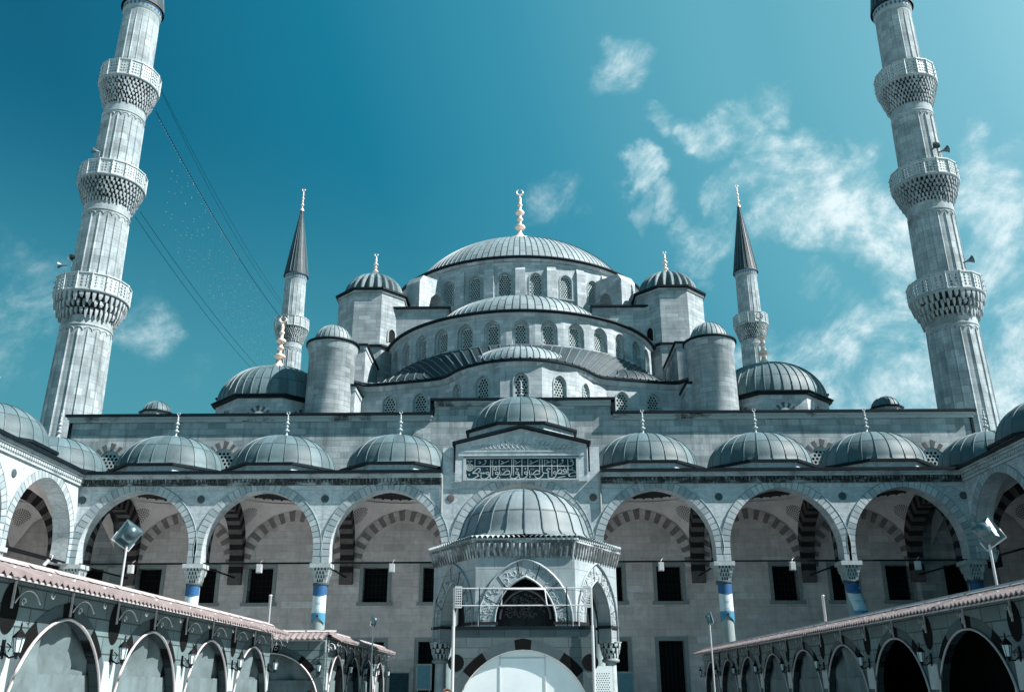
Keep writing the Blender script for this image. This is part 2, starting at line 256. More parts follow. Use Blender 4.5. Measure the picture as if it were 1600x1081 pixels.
# ------------------------------------------------------------------ mesh builder
class MB:
    def __init__(s): s.v = []; s.f = []; s.m = []; s.uv = []; s.sm = []
    def face(s, pts, mi=0, uv=None, smooth=False):
        i = len(s.v); s.v += [tuple(p) for p in pts]; s.f.append(tuple(range(i, i+len(pts))))
        s.m.append(mi); s.uv.append(uv); s.sm.append(smooth)
    def box(s, x0, x1, y0, y1, z0, z1, mi=0):
        a = [(x0,y0,z0),(x1,y0,z0),(x1,y1,z0),(x0,y1,z0),(x0,y0,z1),(x1,y0,z1),(x1,y1,z1),(x0,y1,z1)]
        for q in ((3,2,1,0),(4,5,6,7),(0,1,5,4),(1,2,6,5),(2,3,7,6),(3,0,4,7)): s.face([a[i] for i in q], mi)
    def grid(s, P, mi=0, uvf=None, smooth=True):
        # P rows of points, shared vertices; normal side follows (col x row)
        nr, nc = len(P), len(P[0]); b = len(s.v)
        for r_ in P: s.v += [tuple(p) for p in r_]
        for i in range(nr-1):
            for j in range(nc-1):
                s.f.append((b+i*nc+j, b+i*nc+j+1, b+(i+1)*nc+j+1, b+(i+1)*nc+j)); s.m.append(mi); s.sm.append(smooth)
                s.uv.append([uvf(i, j), uvf(i, j+1), uvf(i+1, j+1), uvf(i+1, j)] if uvf else None)
    def lathe(s, prof, n=24, c=(0,0), a0=0, a1=2*pi, mi=0, smooth=True, urep=None, rf=None):
        # prof (r,z) bottom to top gives outward normals
        L = [0]
        for k in range(1, len(prof)): L.append(L[-1]+hypot(prof[k][0]-prof[k-1][0], prof[k][1]-prof[k-1][1]))
        rm = max(p[0] for p in prof); ur = urep if urep else rm*(a1-a0)
        P = []
        for (r, z) in prof:
            row = []
            for j in range(n+1):
                t = a0+(a1-a0)*j/n; q = r*(rf(t, z) if rf else 1)
                row.append((c[0]+q*cos(t), c[1]+q*sin(t), z))
            P.append(row)
        s.grid(P, mi, lambda i, j: (ur*j/n, L[i]), smooth)
    def poly(s, loops, O=(0,0,0), U=(1,0,0), V=(0,0,1), mi=0, t=0, ms=None, uo=0):
        # flat plate with holes: loops[0] outer, others holes, 2-D; faces along N=UxV; thickness t backwards
        O, U, V = Vector(O), Vector(U), Vector(V); N = U.cross(V)
        flat = [p for l in loops for p in l]
        tris = tessellate_polygon([[Vector((p[0], p[1], 0)) for p in l] for l in loops])
        b = len(s.v); s.v += [tuple(O+U*p[0]+V*p[1]) for p in flat]
        nb = len(flat)
        if t: s.v += [tuple(O+U*p[0]+V*p[1]-N*t) for p in flat]
        for tr in tris:
            A, B, C_ = (flat[i] for i in tr)
            ar = (B[0]-A[0])*(C_[1]-A[1])-(B[1]-A[1])*(C_[0]-A[0])
            if abs(ar) < 1e-9: continue
            if ar < 0: tr = tr[::-1]
            s.f.append(tuple(b+i for i in tr)); s.m.append(mi); s.sm.append(False); s.uv.append([(flat[i][0]+uo, flat[i][1]) for i in tr])
            if t:
                tr = tr[::-1]
                s.f.append(tuple(b+nb+i for i in tr)); s.m.append(mi); s.sm.append(False); s.uv.append([(flat[i][0]+uo, flat[i][1]) for i in tr])
        if t:
            k = 0
            for li, l in enumerate(loops):
                n = len(l); ar = sum(l[i][0]*l[(i+1)%n][1]-l[(i+1)%n][0]*l[i][1] for i in range(n))
                want = 1 if li == 0 else -1
                d = 0
                for i in range(n):
                    i2 = (i+1) % n; e = hypot(l[i2][0]-l[i][0], l[i2][1]-l[i][1])
                    q = (b+k+i, b+nb+k+i, b+nb+k+i2, b+k+i2); uvq = [(0,d),(t,d),(t,d+e),(0,d+e)]
                    if ar*want < 0: q = q[::-1]; uvq = uvq[::-1]
                    s.f.append(q); s.m.append(mi if ms is None else ms); s.sm.append(False); s.uv.append(uvq); d += e
                k += n
    def tube(s, pts, r, n=6, mi=0, smooth=True):
        pts = [Vector(p) for p in pts]; P = []
        for i, p in enumerate(pts):
            d = (pts[min(i+1, len(pts)-1)]-pts[max(i-1, 0)]).normalized()
            a = Vector((0,0,1)) if abs(d.z) < .9 else Vector((1,0,0))
            x = d.cross(a).normalized(); y = d.cross(x)
            rr = r[i] if isinstance(r, (list, tuple)) else r
            P.append([p+x*rr*cos(2*pi*j/n)+y*rr*sin(2*pi*j/n) for j in range(n+1)])
        s.grid(P, mi, None, smooth)
    def prism(s, ring, z0, z1, mi=0, mt=None, uo=0):
        # vertical extrusion of a CCW 2-D ring
        n = len(ring); d = uo
        for i in range(n):
            a, b_ = ring[i], ring[(i+1) % n]; e = hypot(b_[0]-a[0], b_[1]-a[1])
            s.face([(a[0],a[1],z0),(b_[0],b_[1],z0),(b_[0],b_[1],z1),(a[0],a[1],z1)], mi, [(d,z0),(d+e,z0),(d+e,z1),(d,z1)]); d += e
        s.face([(p[0],p[1],z1) for p in ring], mi if mt is None else mt); s.face([(p[0],p[1],z0) for p in ring[::-1]], mi)
    def frustum(s, ra, za, rb, zb, mi=0):
        n = len(ra)
        for i in range(n):
            j = (i+1) % n
            s.face([(*ra[i],za),(*ra[j],za),(*rb[j],zb),(*rb[i],zb)], mi)
    def xf(s, M4):
        s.v = [tuple(M4 @ Vector(p)) for p in s.v]; return s
    def mesh(s, name, mats):
        me = bpy.data.meshes.new(name); me.from_pydata(s.v, [], s.f); 
        for m in (mats if isinstance(mats, (list, tuple)) else [mats]): me.materials.append(M[m] if isinstance(m, str) else m)
        me.polygons.foreach_set('material_index', s.m); me.polygons.foreach_set('use_smooth', s.sm)
        ul = me.uv_layers.new(name='UVMap'); out = []
        for f, uv in zip(s.f, s.uv):
            if uv is None:
                p = [Vector(s.v[i]) for i in f]; N = Vector((0,0,0))
                for i in range(len(p)):
                    a, b_ = p[i], p[(i+1) % len(p)]; N += Vector(((a.y-b_.y)*(a.z+b_.z), (a.z-b_.z)*(a.x+b_.x), (a.x-b_.x)*(a.y+b_.y)))
                if N.length > 0: N.normalize()
                if abs(N.z) > .9: uv = [(q.x, q.y) for q in p]
                else:
                    t = Vector((-N.y, N.x, 0)).normalized(); uv = [(q.dot(t), q.z) for q in p]
            for u in uv: out += [u[0], u[1]]
        ul.data.foreach_set('uv', out); me.update(); return me
    def build(s, name, mats, parent=None, local=False):
        # verts are world coordinates unless local; a parent Empty's transform is taken out
        if parent is not None and not local:
            inv = wm(parent).inverted(); s.xf(inv)
        o = bpy.data.objects.new(name, s.mesh(name, mats)); COL.objects.link(o)
        if parent is not None: o.parent = parent
        return o
def wm(o):
    m = Matrix.LocRotScale(o.location, o.rotation_euler, None)
    return wm(o.parent) @ m if o.parent else m
def tag(o, label=None, cat=None, group=None, kind=None):
    for k, v in (('label', label), ('category', cat), ('group', group), ('kind', kind)):
        if v: o[k] = v
    return o
def thing(name, label, cat, loc=(0,0,0), rz=0, group=None):
    o = bpy.data.objects.new(name, None); COL.objects.link(o); o.location = loc; o.rotation_euler = (0,0,rz)
    o.empty_display_size = .5
    return tag(o, label, cat, group)
def copy_tree(o, parent=None):
    c = o.copy(); COL.objects.link(c)
    if parent: c.parent = parent
    for ch in [x for x in bpy.data.objects if x.parent == o]: copy_tree(ch, c)
    return c
def place(o, parent, loc, rz=0):
    o.parent = parent; o.location = loc; o.rotation_euler = (0,0,rz); return o

def ngon(n, r, c=(0,0), a=0): return [(c[0]+r*cos(a+2*pi*i/n), c[1]+r*sin(a+2*pi*i/n)) for i in range(n)]
def octo(ap, c): return ngon(8, ap/cos(pi/8), c, pi/8)
def arch(cx, zs, w, h, n=12):
    # pointed arch left foot -> apex -> right foot
    c = max(0, (h*h-w*w)/(2*w)); r = w+c; out = []
    a1 = math.acos(max(-1, min(1, c/r)))
    for i in range(n+1):
        a = a1*i/n; out.append((cx+c-r*cos(a), zs+r*sin(a)))
    for i in range(n-1, -1, -1):
        a = a1*i/n; out.append((cx-c+r*cos(a), zs+r*sin(a)))
    return out
def archloop(cx, z0, zs, w, h, n=8):
    return [(cx-w, z0)]+arch(cx, zs, w, h, n)+[(cx+w, z0)]
def band(mb, pin, pout, y0, y1, alt=2, ms=(0,1), rnd=True, gap=0):
    # ring of voussoirs between two polylines (x,z), from y0 (front) to y1 (back)
    n = len(pin)-1
    for i in range(n):
        k = (i//alt) % 2
        mi = ms[k] if not rnd else ms[0 if random.random() < .62 else 1]
        a, b, c, d = pin[i], pin[i+1], pout[i+1], pout[i]
        if gap and hypot(b[0]-a[0], b[1]-a[1]) < .4:
            g_ = min(.3, gap/max(.05, hypot(b[0]-a[0], b[1]-a[1]))/2); lp = lambda p, q, t: (p[0]+(q[0]-p[0])*t, p[1]+(q[1]-p[1])*t)
            a, b, c, d = lp(a,b,g_), lp(b,a,g_), lp(c,d,g_), lp(d,c,g_)
        F = lambda p, y: (p[0], y, p[1])
        mb.face([F(a,y0),F(b,y0),F(c,y0),F(d,y0)][::-1], mi); mb.face([F(a,y1),F(b,y1),F(c,y1),F(d,y1)], mi)
        mb.face([F(b,y0),F(a,y0),F(a,y1),F(b,y1)][::-1], mi); mb.face([F(d,y0),F(c,y0),F(c,y1),F(d,y1)][::-1], mi)
    for e in (0, -1):
        a, d = pin[e], pout[e]
        q = [(a[0],y0,a[1]),(d[0],y0,d[1]),(d[0],y1,d[1]),(a[0],y1,a[1])]; mb.face(q, ms[0])
def offset(pts, o, cx, zs):
    # widen an arch polyline outwards by o
    out = []
    for i, p in enumerate(pts):
        a = Vector(pts[max(i-1,0)]); b = Vector(pts[min(i+1,len(pts)-1)]); d = (b-a).normalized(); nn = Vector((-d.y, d.x))
        out.append((p[0]+nn.x*o, p[1]+nn.y*o))
    m = len(pts)//2; out[m] = (pts[m][0], pts[m][1]+o*1.12)
    return out
def domeprof(r, z0, h, n=14, p=1., r1=0.03):
    return [(r*cos(pi/2*i/n)**p+ (r1 if i == n else 0), z0+h*sin(pi/2*i/n)) for i in range(n+1)]
def ribs(mb, prof, c, nr, a0=0, a1=2*pi, w=.05, h=.06, mi=1, closed=True):
    for k in range(nr if closed else nr+1):
        t = a0+(a1-a0)*k/nr; er = Vector((cos(t), sin(t), 0)); et = Vector((-sin(t), cos(t), 0))
        rows = []
        for i, (r, z) in enumerate(prof):
            p0 = prof[max(i-1,0)]; p1 = prof[min(i+1,len(prof)-1)]
            d = Vector((p1[0]-p0[0], p1[1]-p0[1])).normalized(); nr_, nz_ = d.y, -d.x
            ww = min(w, max(r*.35*2*pi/nr, .006))
            base = Vector((c[0],c[1],0))+er*(r-nr_*.01)+Vector((0,0,z-nz_*.01)); top = base+(er*nr_+Vector((0,0,nz_)))*(h+.01)
            rows.append([base-et*ww, top-et*ww*.6, top+et*ww*.6, base+et*ww])
        mb.grid([r_[::-1] for r_ in rows], mi, None, False)
def finial(mb, x, y, z, h, r, mi=0, flare=0, plane=0):
    # stacked bulbs on a stem, crescent ring on top; r = biggest bulb radius
    pr = []
    if flare: pr += [(flare, -.02*h), (flare*.62, .035*h), (flare*.33, .09*h), (flare*.2, .14*h)]
    else: pr += [(r*1.25, -.02*h), (r*1.15, .05*h), (r*.6, .10*h)]
    s = .17 if flare else .12
    pr += [(r*.35, s*h)]
    for (zz, q, hh) in ((.27,1.,.05),(.42,.62,.035),(.55,.85,.05),(.70,.5,.035),(.80,.36,.03)):
        pr += [(r*.3, (zz-hh)*h), (r*q*.8, (zz-hh*.55)*h), (r*q, zz*h), (r*q*.75, (zz+hh*.6)*h), (r*.28, (zz+hh)*h)]
    pr += [(r*.12, .87*h), (.004, .9*h)]
    mb.lathe([(a, z+b) for a, b in pr], 12, (x, y), mi=mi)
    R_ = .055*h; zc = z+.945*h
    pts = [(x+R_*cos(t), y, zc+R_*sin(t)) for t in [pi/2+.35+(2*pi-.7)*i/14 for i in range(15)]]
    mb.tube(pts, [R_*(.1+.22*sin(pi*i/14)) for i in range(15)], 5, mi)
def muqarnas(mb, c, r0, z0, r1, z1, rows, n, mi=0, md=1, a0=0, a1=2*pi):
    # dark core cone and rows of hanging niches
    mb.lathe([(r0-.02, z0), (r0+(r1-r0)*.45, z0+(z1-z0)*.5), (r1-.18*(r1-r0), z1)], n, c, a0, a1, mi=md)
    H = (z1-z0)/rows
    for k in range(rows):
        f = (k+1)/rows; ro = r0+(r1-r0)*(f**.85); ri = r0+(r1-r0)*(k/rows)**.85-.05
        st = (a1-a0)/n
        for j in range(n):
            zt = z0+H*(k+1); zb = zt-H*(.8+.75*random.random()); t = a0+st*(j+.5*(k % 2)); w = st*(.22+.13*random.random())
            def P(r, tt, z): return (c[0]+r*cos(tt), c[1]+r*sin(tt), z)
            A = [P(ro,t-w,zt),P(ro,t+w,zt),P(ri,t+w,zt),P(ri,t-w,zt)]
            rm = ro-(ro-ri)*.25; zm = zt-H*.5
            B = [P(ro,t-w,zm),P(ro,t+w,zm),P(ri,t+w,zm),P(ri,t-w,zm)]
            w2 = w*.35; Cc = [P(rm,t-w2,zb),P(rm,t+w2,zb),P(ri,t+w2,zb),P(ri,t-w2,zb)]
            for X, Y in ((A,B),(B,Cc)):
                for q in range(4): mb.face([X[(q+1)%4], X[q], Y[q], Y[(q+1)%4]], mi)
            mb.face(A, mi); mb.face(Cc[::-1], mi)
def lattice_loops(w, z0, zs, h, pitch, r, n=7):
    # holes in an arched lattice, hexagonal stagger
    outer = archloop(0, z0, zs, w, h, n); holes = []
    ztop = zs+h; k = 0; z = z0+pitch*.75
    while z < ztop:
        x = -w+(pitch*.62 if k % 2 else pitch*1.12)
        x0 = -w+pitch*.5*(1 if k % 2 else 2)
        xs = []; cnt = int(2*w/pitch)
        for j in range(-cnt, cnt+1):
            xx = j*pitch+(pitch/2 if k % 2 else 0)
            lim = w
            if z > zs:
                c = max(0, (h*h-w*w)/(2*w)); rr = w+c; dz = z+r*.7-zs
                lim = (sqrt(max(0, rr*rr-dz*dz))-c) if dz < rr else 0
            if abs(xx)+r*1.25 < lim and z+r < ztop: holes.append([(xx+r*cos(a*pi/3+pi/6), z+r*sin(a*pi/3+pi/6)) for a in range(6)])
        z += pitch*.866; k += 1
    return outer, holes
def arch_window_proto(w, z0, zs, h, fr=.12, pitch=.2, r=.068, depth=.3, proud=.05, name='window'):
    """window part (moulded surround) > grille, pane ; local frame, facade faces -y at y=0, opening reveals behind"""
    mb = MB(); inn = archloop(0, z0, zs, w-.005, h-.005, 8); 
    zi = arch(0, zs, w, h, 8); pin = [(-w, z0)]+zi+[(w, z0)]; pout = [(-w-fr, z0)]+offset(zi, fr, 0, zs)+[(w+fr, z0)]
    band(mb, pin, pout, -proud, .02, rnd=False, ms=(0,0))
    mb.box(-w-fr-.04, w+fr+.04, -proud-.05, .02, z0-.1, z0)
    o = mb.build(name, 'frame'); 
    g = MB(); ol, hs = lattice_loops(w, z0, zs, h, pitch, r); g.poly([ol]+hs, (0, depth*.55, 0), t=.04)
    go = g.build('grille', 'grille'); go.parent = o
    p = MB(); p.poly([ol], (0, depth+.02, 0)); po = p.build('pane', 'dark'); po.parent = o
    return o
def use(proto, parent, loc, rz=0, cnt={}):
    # first use moves the prototype itself, later ones copy it
    if cnt.get(proto.name): proto = copy_tree(proto)
    else: cnt[proto.name] = 1
    return place(proto, parent, loc, rz)
def facet_wall(mb, c, r, a_mid, da, z0, z1, hole, t=.5, mi=0, uo=0):
    # flat facet of a round drum facing outwards at angle a_mid, with an arched opening
    ap = r*cos(da/2); hw = r*sin(da/2); U = Vector((-sin(a_mid), cos(a_mid), 0)); N = Vector((cos(a_mid), sin(a_mid), 0))
    O = Vector((c[0], c[1], 0))+N*ap
    loops = [[(-hw,z0),(hw,z0),(hw,z1),(-hw,z1)]]
    if hole: loops.append(hole)
    # thickness: taper ignored, neighbours overlap slightly inside
    mb.poly(loops, O, U, (0,0,1), mi, t, uo=uo)
    return O, N
def ringmould(mb, c, prof, n=48, a0=0, a1=2*pi, mi=0): mb.lathe(prof, n, c, a0, a1, mi=mi, smooth=True)

# ------------------------------------------------------------------ ground
g = MB(); g.box(-900, 900, -400, 1500, -.5, 0); tag(g.build('courtyard_ground', 'ground'), kind='structure')

# ================================================================== MOSQUE (prayer hall)
mosque = thing('mosque', 'great domed prayer hall of pale stone rising in tiers behind the front arcade', 'mosque', (0, 78, 0))
FY = 50.8
# front wall with openings
mb = MB()
wins_up = [-23.9,-20.65,-17.6,-14.45,-8.1,-4.8,4.8,8.05,14.4,17.6,20.6,23.8]
wins_low = [-20.65,-14.45,-8.15,-4.95,4.95,7.95,14.4,20.6]
outer = [(-26.4,0),(-1.6,0),(-1.6,4.2),(1.6,4.2),(1.6,0),(26.1,0),(26.1,16.55),(5.25,16.55),(5.25,17.4),(-5.1,17.4),(-5.1,16.55),(-26.4,16.55)]
rect = lambda x0,x1,z0,z1: [(x0,z0),(x1,z0),(x1,z1),(x0,z1)]
holes = [rect(x-.68, x+.68, 6.0, 7.85) for x in wins_up]+[rect(x-.68, x+.68, 1.35, 3.95) for x in wins_low]
LAT = [(-17.3,13.0),(17.25,12.9),(-23.9,12.9),(23.6,12.8)]
holes += [archloop(x, z, z+.75, .78, .95, 6) for x, z in LAT]
mb.poly([outer]+holes, (0, FY, 0), t=.9)
# side and rear walls of the lower block
mb.box(-26.4, -25.5, FY+.9, 103, 0, 16.55); mb.box(25.2, 26.1, FY+.9, 103, 0, 16.55); mb.box(-26.4, 26.1, 103, 104, 0, 16.55)
mb.build('front_wall', 'wall', mosque)
mb = MB()
for x0, x1, z in ((-26.7,-5.15,16.55),(5.3,26.4,16.55),(-5.35,5.5,17.4)):
    mb.box(x0+.12, x1-.12, FY-.12, FY, z-.32, z-.002)
    mb.box(x0+.05, x1-.05, FY-.2, FY-.002, z-.14, z-.004)
mb.build('wall_cornice', 'drip4', mosque)
mb = MB()
for x0, x1, z in ((-26.75,-5.18,16.55),(5.33,26.45,16.55),(-5.35,5.5,17.4)):
    mb.box(x0, x1, FY-.34, FY+1.0, z, z+.14)
mb.box(-5.35,-5.12,FY-.2,FY+.9,16.69,17.4); mb.box(5.27,5.5,FY-.2,FY+.9,16.69,17.4)
mb.box(-26.7,-26.42,FY+1.0,103,16.4,16.69); mb.box(26.12,26.4,FY+1.0,103,16.4,16.69)
mb.box(-26.55,-26.41,FY-.1,FY+.1,11.6,16.5); mb.box(26.11,26.25,FY-.1,FY+.1,11.6,16.5)
mb.build('lead_coping', 'cope', mosque)
mb = MB(); mb.box(-26.4, 26.1, FY+1.0, 103, 16.3, 16.5); mb.build('roof', 'leaddark', mosque)
# windows of the lower storey, seen through the arcade
def rect_window(w, z0, z1, glint=0):
    mb = MB()
    for q in ((-w-.2,-w,z0-.0,z1+.2),(w,w+.2,z0,z1+.2),(-w,w,z1,z1+.2)): mb.box(q[0],q[1],-.05,.05,q[2],q[3])
    mb.box(-w-.3,w+.3,-.1,.05,z0-.18,z0); o = mb.build('window', 'iframe')
    mb = MB()
    for i in range(1, 6): mb.box(-w+2*w*i/6-.014, -w+2*w*i/6+.014, .26, .29, z0, z1)
    n = int((z1-z0)/.3)
    for i in range(1, n): mb.box(-w, w, .255, .285, z0+(z1-z0)*i/n-.012, z0+(z1-z0)*i/n+.012)
    k = mb.build('grille', 'iron'); k.parent = o
    mb = MB(); mb.poly([rect(-w,w,z0,z1)], (0,.5,0)); k = mb.build('pane', 'dark'); k.parent = o
    return o
wu = rect_window(.68, 6.0, 7.85); wl = rect_window(.68, 1.35, 3.95)
inv = lambda x, y, z=0: tuple(Vector((x, y, z))-Vector((0,78,0)))
for x in wins_up: use(wu, mosque, inv(x, FY))
for x in wins_low: use(wl, mosque, inv(x, FY))
# lattice windows above the arcade roof
lw = MB(); ol, hs = lattice_loops(.78, 0, .75, .95, .23, .088, 7); lw.poly([ol]+hs, (0,.1,0), t=.04); lw = lw.build('window', 'grille')
p = MB(); p.poly([ol], (0,.4,0)); p = p.build('pane', 'dark'); p.parent = lw
p = MB(); a_ = arch(0, .75, .80, .97, 8); o_ = offset(a_, .38, 0, .75)
for i in range(0, len(a_)-1):
    if i % 2 == 0:
        A, B, C_, D = a_[i], a_[i+1], o_[i+1], o_[i]
        p.face([(D[0],-.012,D[1]),(C_[0],-.012,C_[1]),(B[0],-.012,B[1]),(A[0],-.012,A[1])][::-1], 0)
p = p.build('voussoirs', 'stripeL'); p.parent = lw
for x, z in LAT: use(lw, mosque, inv(x, FY, z))
# door (dark portal) in the middle
mb = MB(); mb.box(-1.6,1.6,FY+.6,FY+.8,0,4.2); mb.build('door', 'dark', mosque)

# ---- main dome
C0 = (0, 80); RM = 11.7
DA = 2*pi/28
mb = MB(); hole = archloop(0, 31.9, 33.5, .52, .6, 6)
angs = [-pi/2+DA*(k+.5) for k in range(-8, 8)]
for k in range(28):
    a = -pi/2+DA*(k+.5)
    vis = k < 8 or k >= 20
    facet_wall(mb, C0, RM, a, DA, 29.2, 35.1, hole if vis else None, .5, uo=k*2.6)
mb.lathe([(RM-.02,35.1),(RM+.08,35.12),(RM+.22,35.3),(RM+.24,35.38)], 84, C0)
drum = mb.build('main_drum', 'hall', mosque)
wp = arch_window_proto(.52, 31.9, 33.5, .6, .10, .205, .085, .34)
for k in range(28):
    if k < 8 or k >= 20:
        a = -pi/2+DA*(k+.5); ap = RM*cos(DA/2)
        use(wp, mosque, inv(C0[0]+ap*cos(a), C0[1]+ap*sin(a)), a+pi/2)
mb = MB()   # pilasters between windows
for k in range(28):
    a = -pi/2+DA*k
    M4 = Matrix.Translation((C0[0], C0[1], 0)) @ Matrix.Rotation(a+pi/2, 4, 'Z')
    q = MB(); q.box(-.42,.42,-RM-.20,-RM+.1,29.9,34.3); 
    q.face([(-.42,-RM-.20,34.3),(.42,-RM-.20,34.3),(.36,-RM+.05,34.95),(-.36,-RM+.05,34.95)])
    q.face([(.42,-RM-.20,34.3),(.42,-RM+.1,34.3),(.36,-RM+.05,34.95)]); q.face([(-.42,-RM+.1,34.3),(-.42,-RM-.20,34.3),(-.36,-RM+.05,34.95)])
    q.xf(M4); b = len(mb.v); mb.v += q.v; mb.f += [tuple(b+i for i in f) for f in q.f]; mb.m += q.m; mb.uv += q.uv; mb.sm += q.sm
mb.build('drum_buttresses', 'hall', mosque)
mb = MB(); pr = [(11.7,35.42),(11.2,35.5)]+[(11.15*cos(a_)+(.03 if a_ > 1.57 else 0), 33.75+7.9*sin(a_)) for a_ in [R(14)+(pi/2-R(14))*i/22 for i in range(23)]]; mb.lathe(pr, 240, C0, urep=120); 
ribs(mb, pr, C0, 120, w=.03, h=.045); dome = mb.build('main_dome', ['leadbig','rib'], mosque)
mb = MB(); mb.lathe([(RM+.24,35.3),(RM+.42,35.36),(RM+.42,35.5),(RM-.1,35.58)], 96, C0); mb.build('dome_edge', 'cope', mosque)
mb = MB(); mb.lathe([(2.9,41.2),(2.3,41.9),(1.8,42.5),(1.5,42.95)], 36, (0, 80), rf=lambda t, z: 1-.04*abs(sin(9*t))); finial(mb, 0, 80, 43.0, 5.9, .56, flare=1.5); fo = mb.build('finial', 'gold', mosque)
# flying buttress blocks against the drum
for sgn in (-1, 1):
  for da in (38, 52):
    if da == 52: continue
    a = -pi/2+sgn*R(da); M4 = Matrix.Translation((0, 80, 0)) @ Matrix.Rotation(a+pi/2, 4, 'Z')
    mb = MB(); side = [(-14.6,29.8),(-14.6,33.3),(-14.2,33.9),(-11.0,34.2),(-11.0,29.8),(-11.6,29.8),(-11.62,31.6),(-12.1,32.5),(-12.7,32.7),(-13.2,32.2),(-13.4,31.4),(-13.4,29.8)]
    mb.poly([side], (.8,0,0), (0,1,0), (0,0,1), t=1.6); mb.xf(M4); mb.build('flying_buttress', 'hall', mosque)
# square base under the drum
mb = MB()
mb.poly([[(-10.4,16.5),(10.4,16.5),(10.4,30.0),(5.7,30.0),(5.7,29.2),(-5.7,29.2),(-5.7,30.0),(-10.4,30.0)]], (0,66.4,0), t=.8)
mb.box(-13,13,67.2,92.8,16.5,29.1); mb.build('dome_base', 'tower', mosque)
mb = MB(); mb.box(-5.5,5.5,66.15,67.3,29.2,29.33); mb.box(-10.4,-5.6,66.15,67.3,30.0,30.14); mb.box(5.6,10.4,66.15,67.3,30.0,30.14)
mb.box(-5.69,-5.56,66.15,67.2,29.34,29.99); mb.box(5.56,5.69,66.15,67.2,29.34,29.99)
mb.box(-13.1,13.1,67.35,92.9,29.11,29.25); mb.build('base_coping', 'cope', mosque)

# ---- half dome over the entrance side
C1 = (0, 68.2); RH = 10.5; DH = R(10.9)
hole = archloop(0, 23.65, 24.85, .42, .5, 6); mb = MB(); hole2 = archloop(0, 23.65, 24.8, .60, .68, 6)
for k in range(-8, 9):
    a = -pi/2+DH*k
    O, N = facet_wall(mb, C1, RH, a, DH, 20.5, 25.75, hole2 if abs(k) < 8 else None, .22, uo=k*2)
    facet_wall(mb, C1, RH-.22, a, DH, 20.5, 25.75, hole if abs(k) < 8 else None, .35, uo=k*2)
mb.lathe([(RH-.05,25.7),(RH+.04,25.72),(RH+.16,25.9),(RH+.18,26.0)], 60, C1, -pi-.02, .02)
mb.build('half_dome_drum', 'hall', mosque)
wp2 = arch_window_proto(.42, 23.65, 24.85, .5, .04, .185, .078, .3, proud=.02)
for k in range(-7, 8):
    a = -pi/2+DH*k; ap = (RH-.22)*cos(DH/2)
    use(wp2, mosque, inv(C1[0]+ap*cos(a), C1[1]+ap*sin(a)), a+pi/2)
mb = MB(); pr = domeprof(6.9, 26.05, 3.15, 16); cc = (0, 64.8); mb.lathe(pr, 160, cc, urep=80); ribs(mb, pr, cc, 80, w=.03, h=.045)
mb.poly([[(x_, y_) for x_, y_ in [(C1[0]+10.6*cos(a_), C1[1]+10.6*sin(a_)) for a_ in [pi+pi*i/40 for i in range(41)]]]], (0,0,26.08), (1,0,0), (0,1,0), 0)
mb.build('half_dome', ['leadbig','rib'], mosque)
mb = MB(); mb.lathe([(RH+.18,25.94),(RH+.36,26.0),(RH+.36,26.12),(RH-.1,26.2)], 60, C1, -pi-.04, .04); mb.build('half_dome_edge', 'cope', mosque)

# ---- lower exedra storey: wall path seen from above
path = []
for i in range(-7, 8):
    t = -pi/2+R(66)*i/7; path.append((5.1*cos(t), 59.1+5.1*sin(t)))
cen = list(path)
rt = [(5.0,57.35),(5.7,58.0),(6.6,58.35),(7.8,58.4),(9.0,58.6),(10.2,58.95),(11.0,59.0),(11.6,58.4)]
full = [(-x, y) for x, y in rt[::-1]]+cen+rt
exwin = {}
mb = MB()
def wallseg(mb, a, b, z0, z1, hole, t=.45, uo=0):
    d = Vector((b[0]-a[0], b[1]-a[1], 0)); L = d.length; d.normalize()
    loops = [[(0,z0),(L,z0),(L,z1),(0,z1)]]
    if hole: loops.append([(x+L/2, z) for x, z in hole])
    mb.poly(loops, (a[0], a[1], 0), d, (0,0,1), 0, t, uo=uo); return L
# centre drum: five facets with windows; the arcs are re-cut so windows get a flat facet
def arcpts(c, r, degs): return [(c[0]+r*sin(R(d)), c[1]-r*cos(R(d))) for d in degs]
cx = arcpts((0,59.1), 5.15, [-71,-45,-15,15,45,71])
segs = []
holeC = archloop(0, 18.0, 19.75, .47, .6, 6)
pts = [(-x, y) for x, y in [(11.6,58.3),(11.0,59.1),(10.1,59.15),(7.95,58.55),(5.75,58.0)]]+cx+[(x, y) for x, y in [(5.75,58.0),(7.95,58.55),(10.1,59.15),(11.0,59.1),(11.6,58.3)]]
wsegs = {2,3,5,6,7,8,9,11,12}
uo = 0
for i in range(len(pts)-1):
    uo += wallseg(mb, pts[i], pts[i+1], 16.4, 20.95, holeC if i in wsegs else None, uo=uo)
# corner posts hide the joints and make the bays read
for (x, y) in pts[1:-1]:
    pass
mb.build('exedra_wall', 'hall', mosque)
wp3 = arch_window_proto(.47, 18.0, 19.75, .6, .07, .205, .086, .26)
for i in wsegs:
    a, b = pts[i], pts[i+1]; ang = atan2(b[1]-a[1], b[0]-a[0])
    use(wp3, mosque, inv((a[0]+b[0])/2, (a[1]+b[1])/2), ang)
def offpath(P, o):
    out = []
    for i, p in enumerate(P):
        a = Vector(P[max(i-1,0)]); b = Vector(P[min(i+1,len(P)-1)]); d = (b-a).normalized(); out.append((p[0]+d.y*o, p[1]-d.x*o))
    return out
def smooth(P, n=3):
    for _ in range(n):
        Q = [P[0]]
        for a, b in zip(P[:-1], P[1:]): Q += [(a[0]*.75+b[0]*.25, a[1]*.75+b[1]*.25), (a[0]*.25+b[0]*.75, a[1]*.25+b[1]*.75)]
        P = Q+[P[-1]]
    return P
sp_ = smooth(pts, 2)
mb = MB()
pf = [(0.0,20.7),(.1,20.78),(.22,20.98),(.24,21.08)]
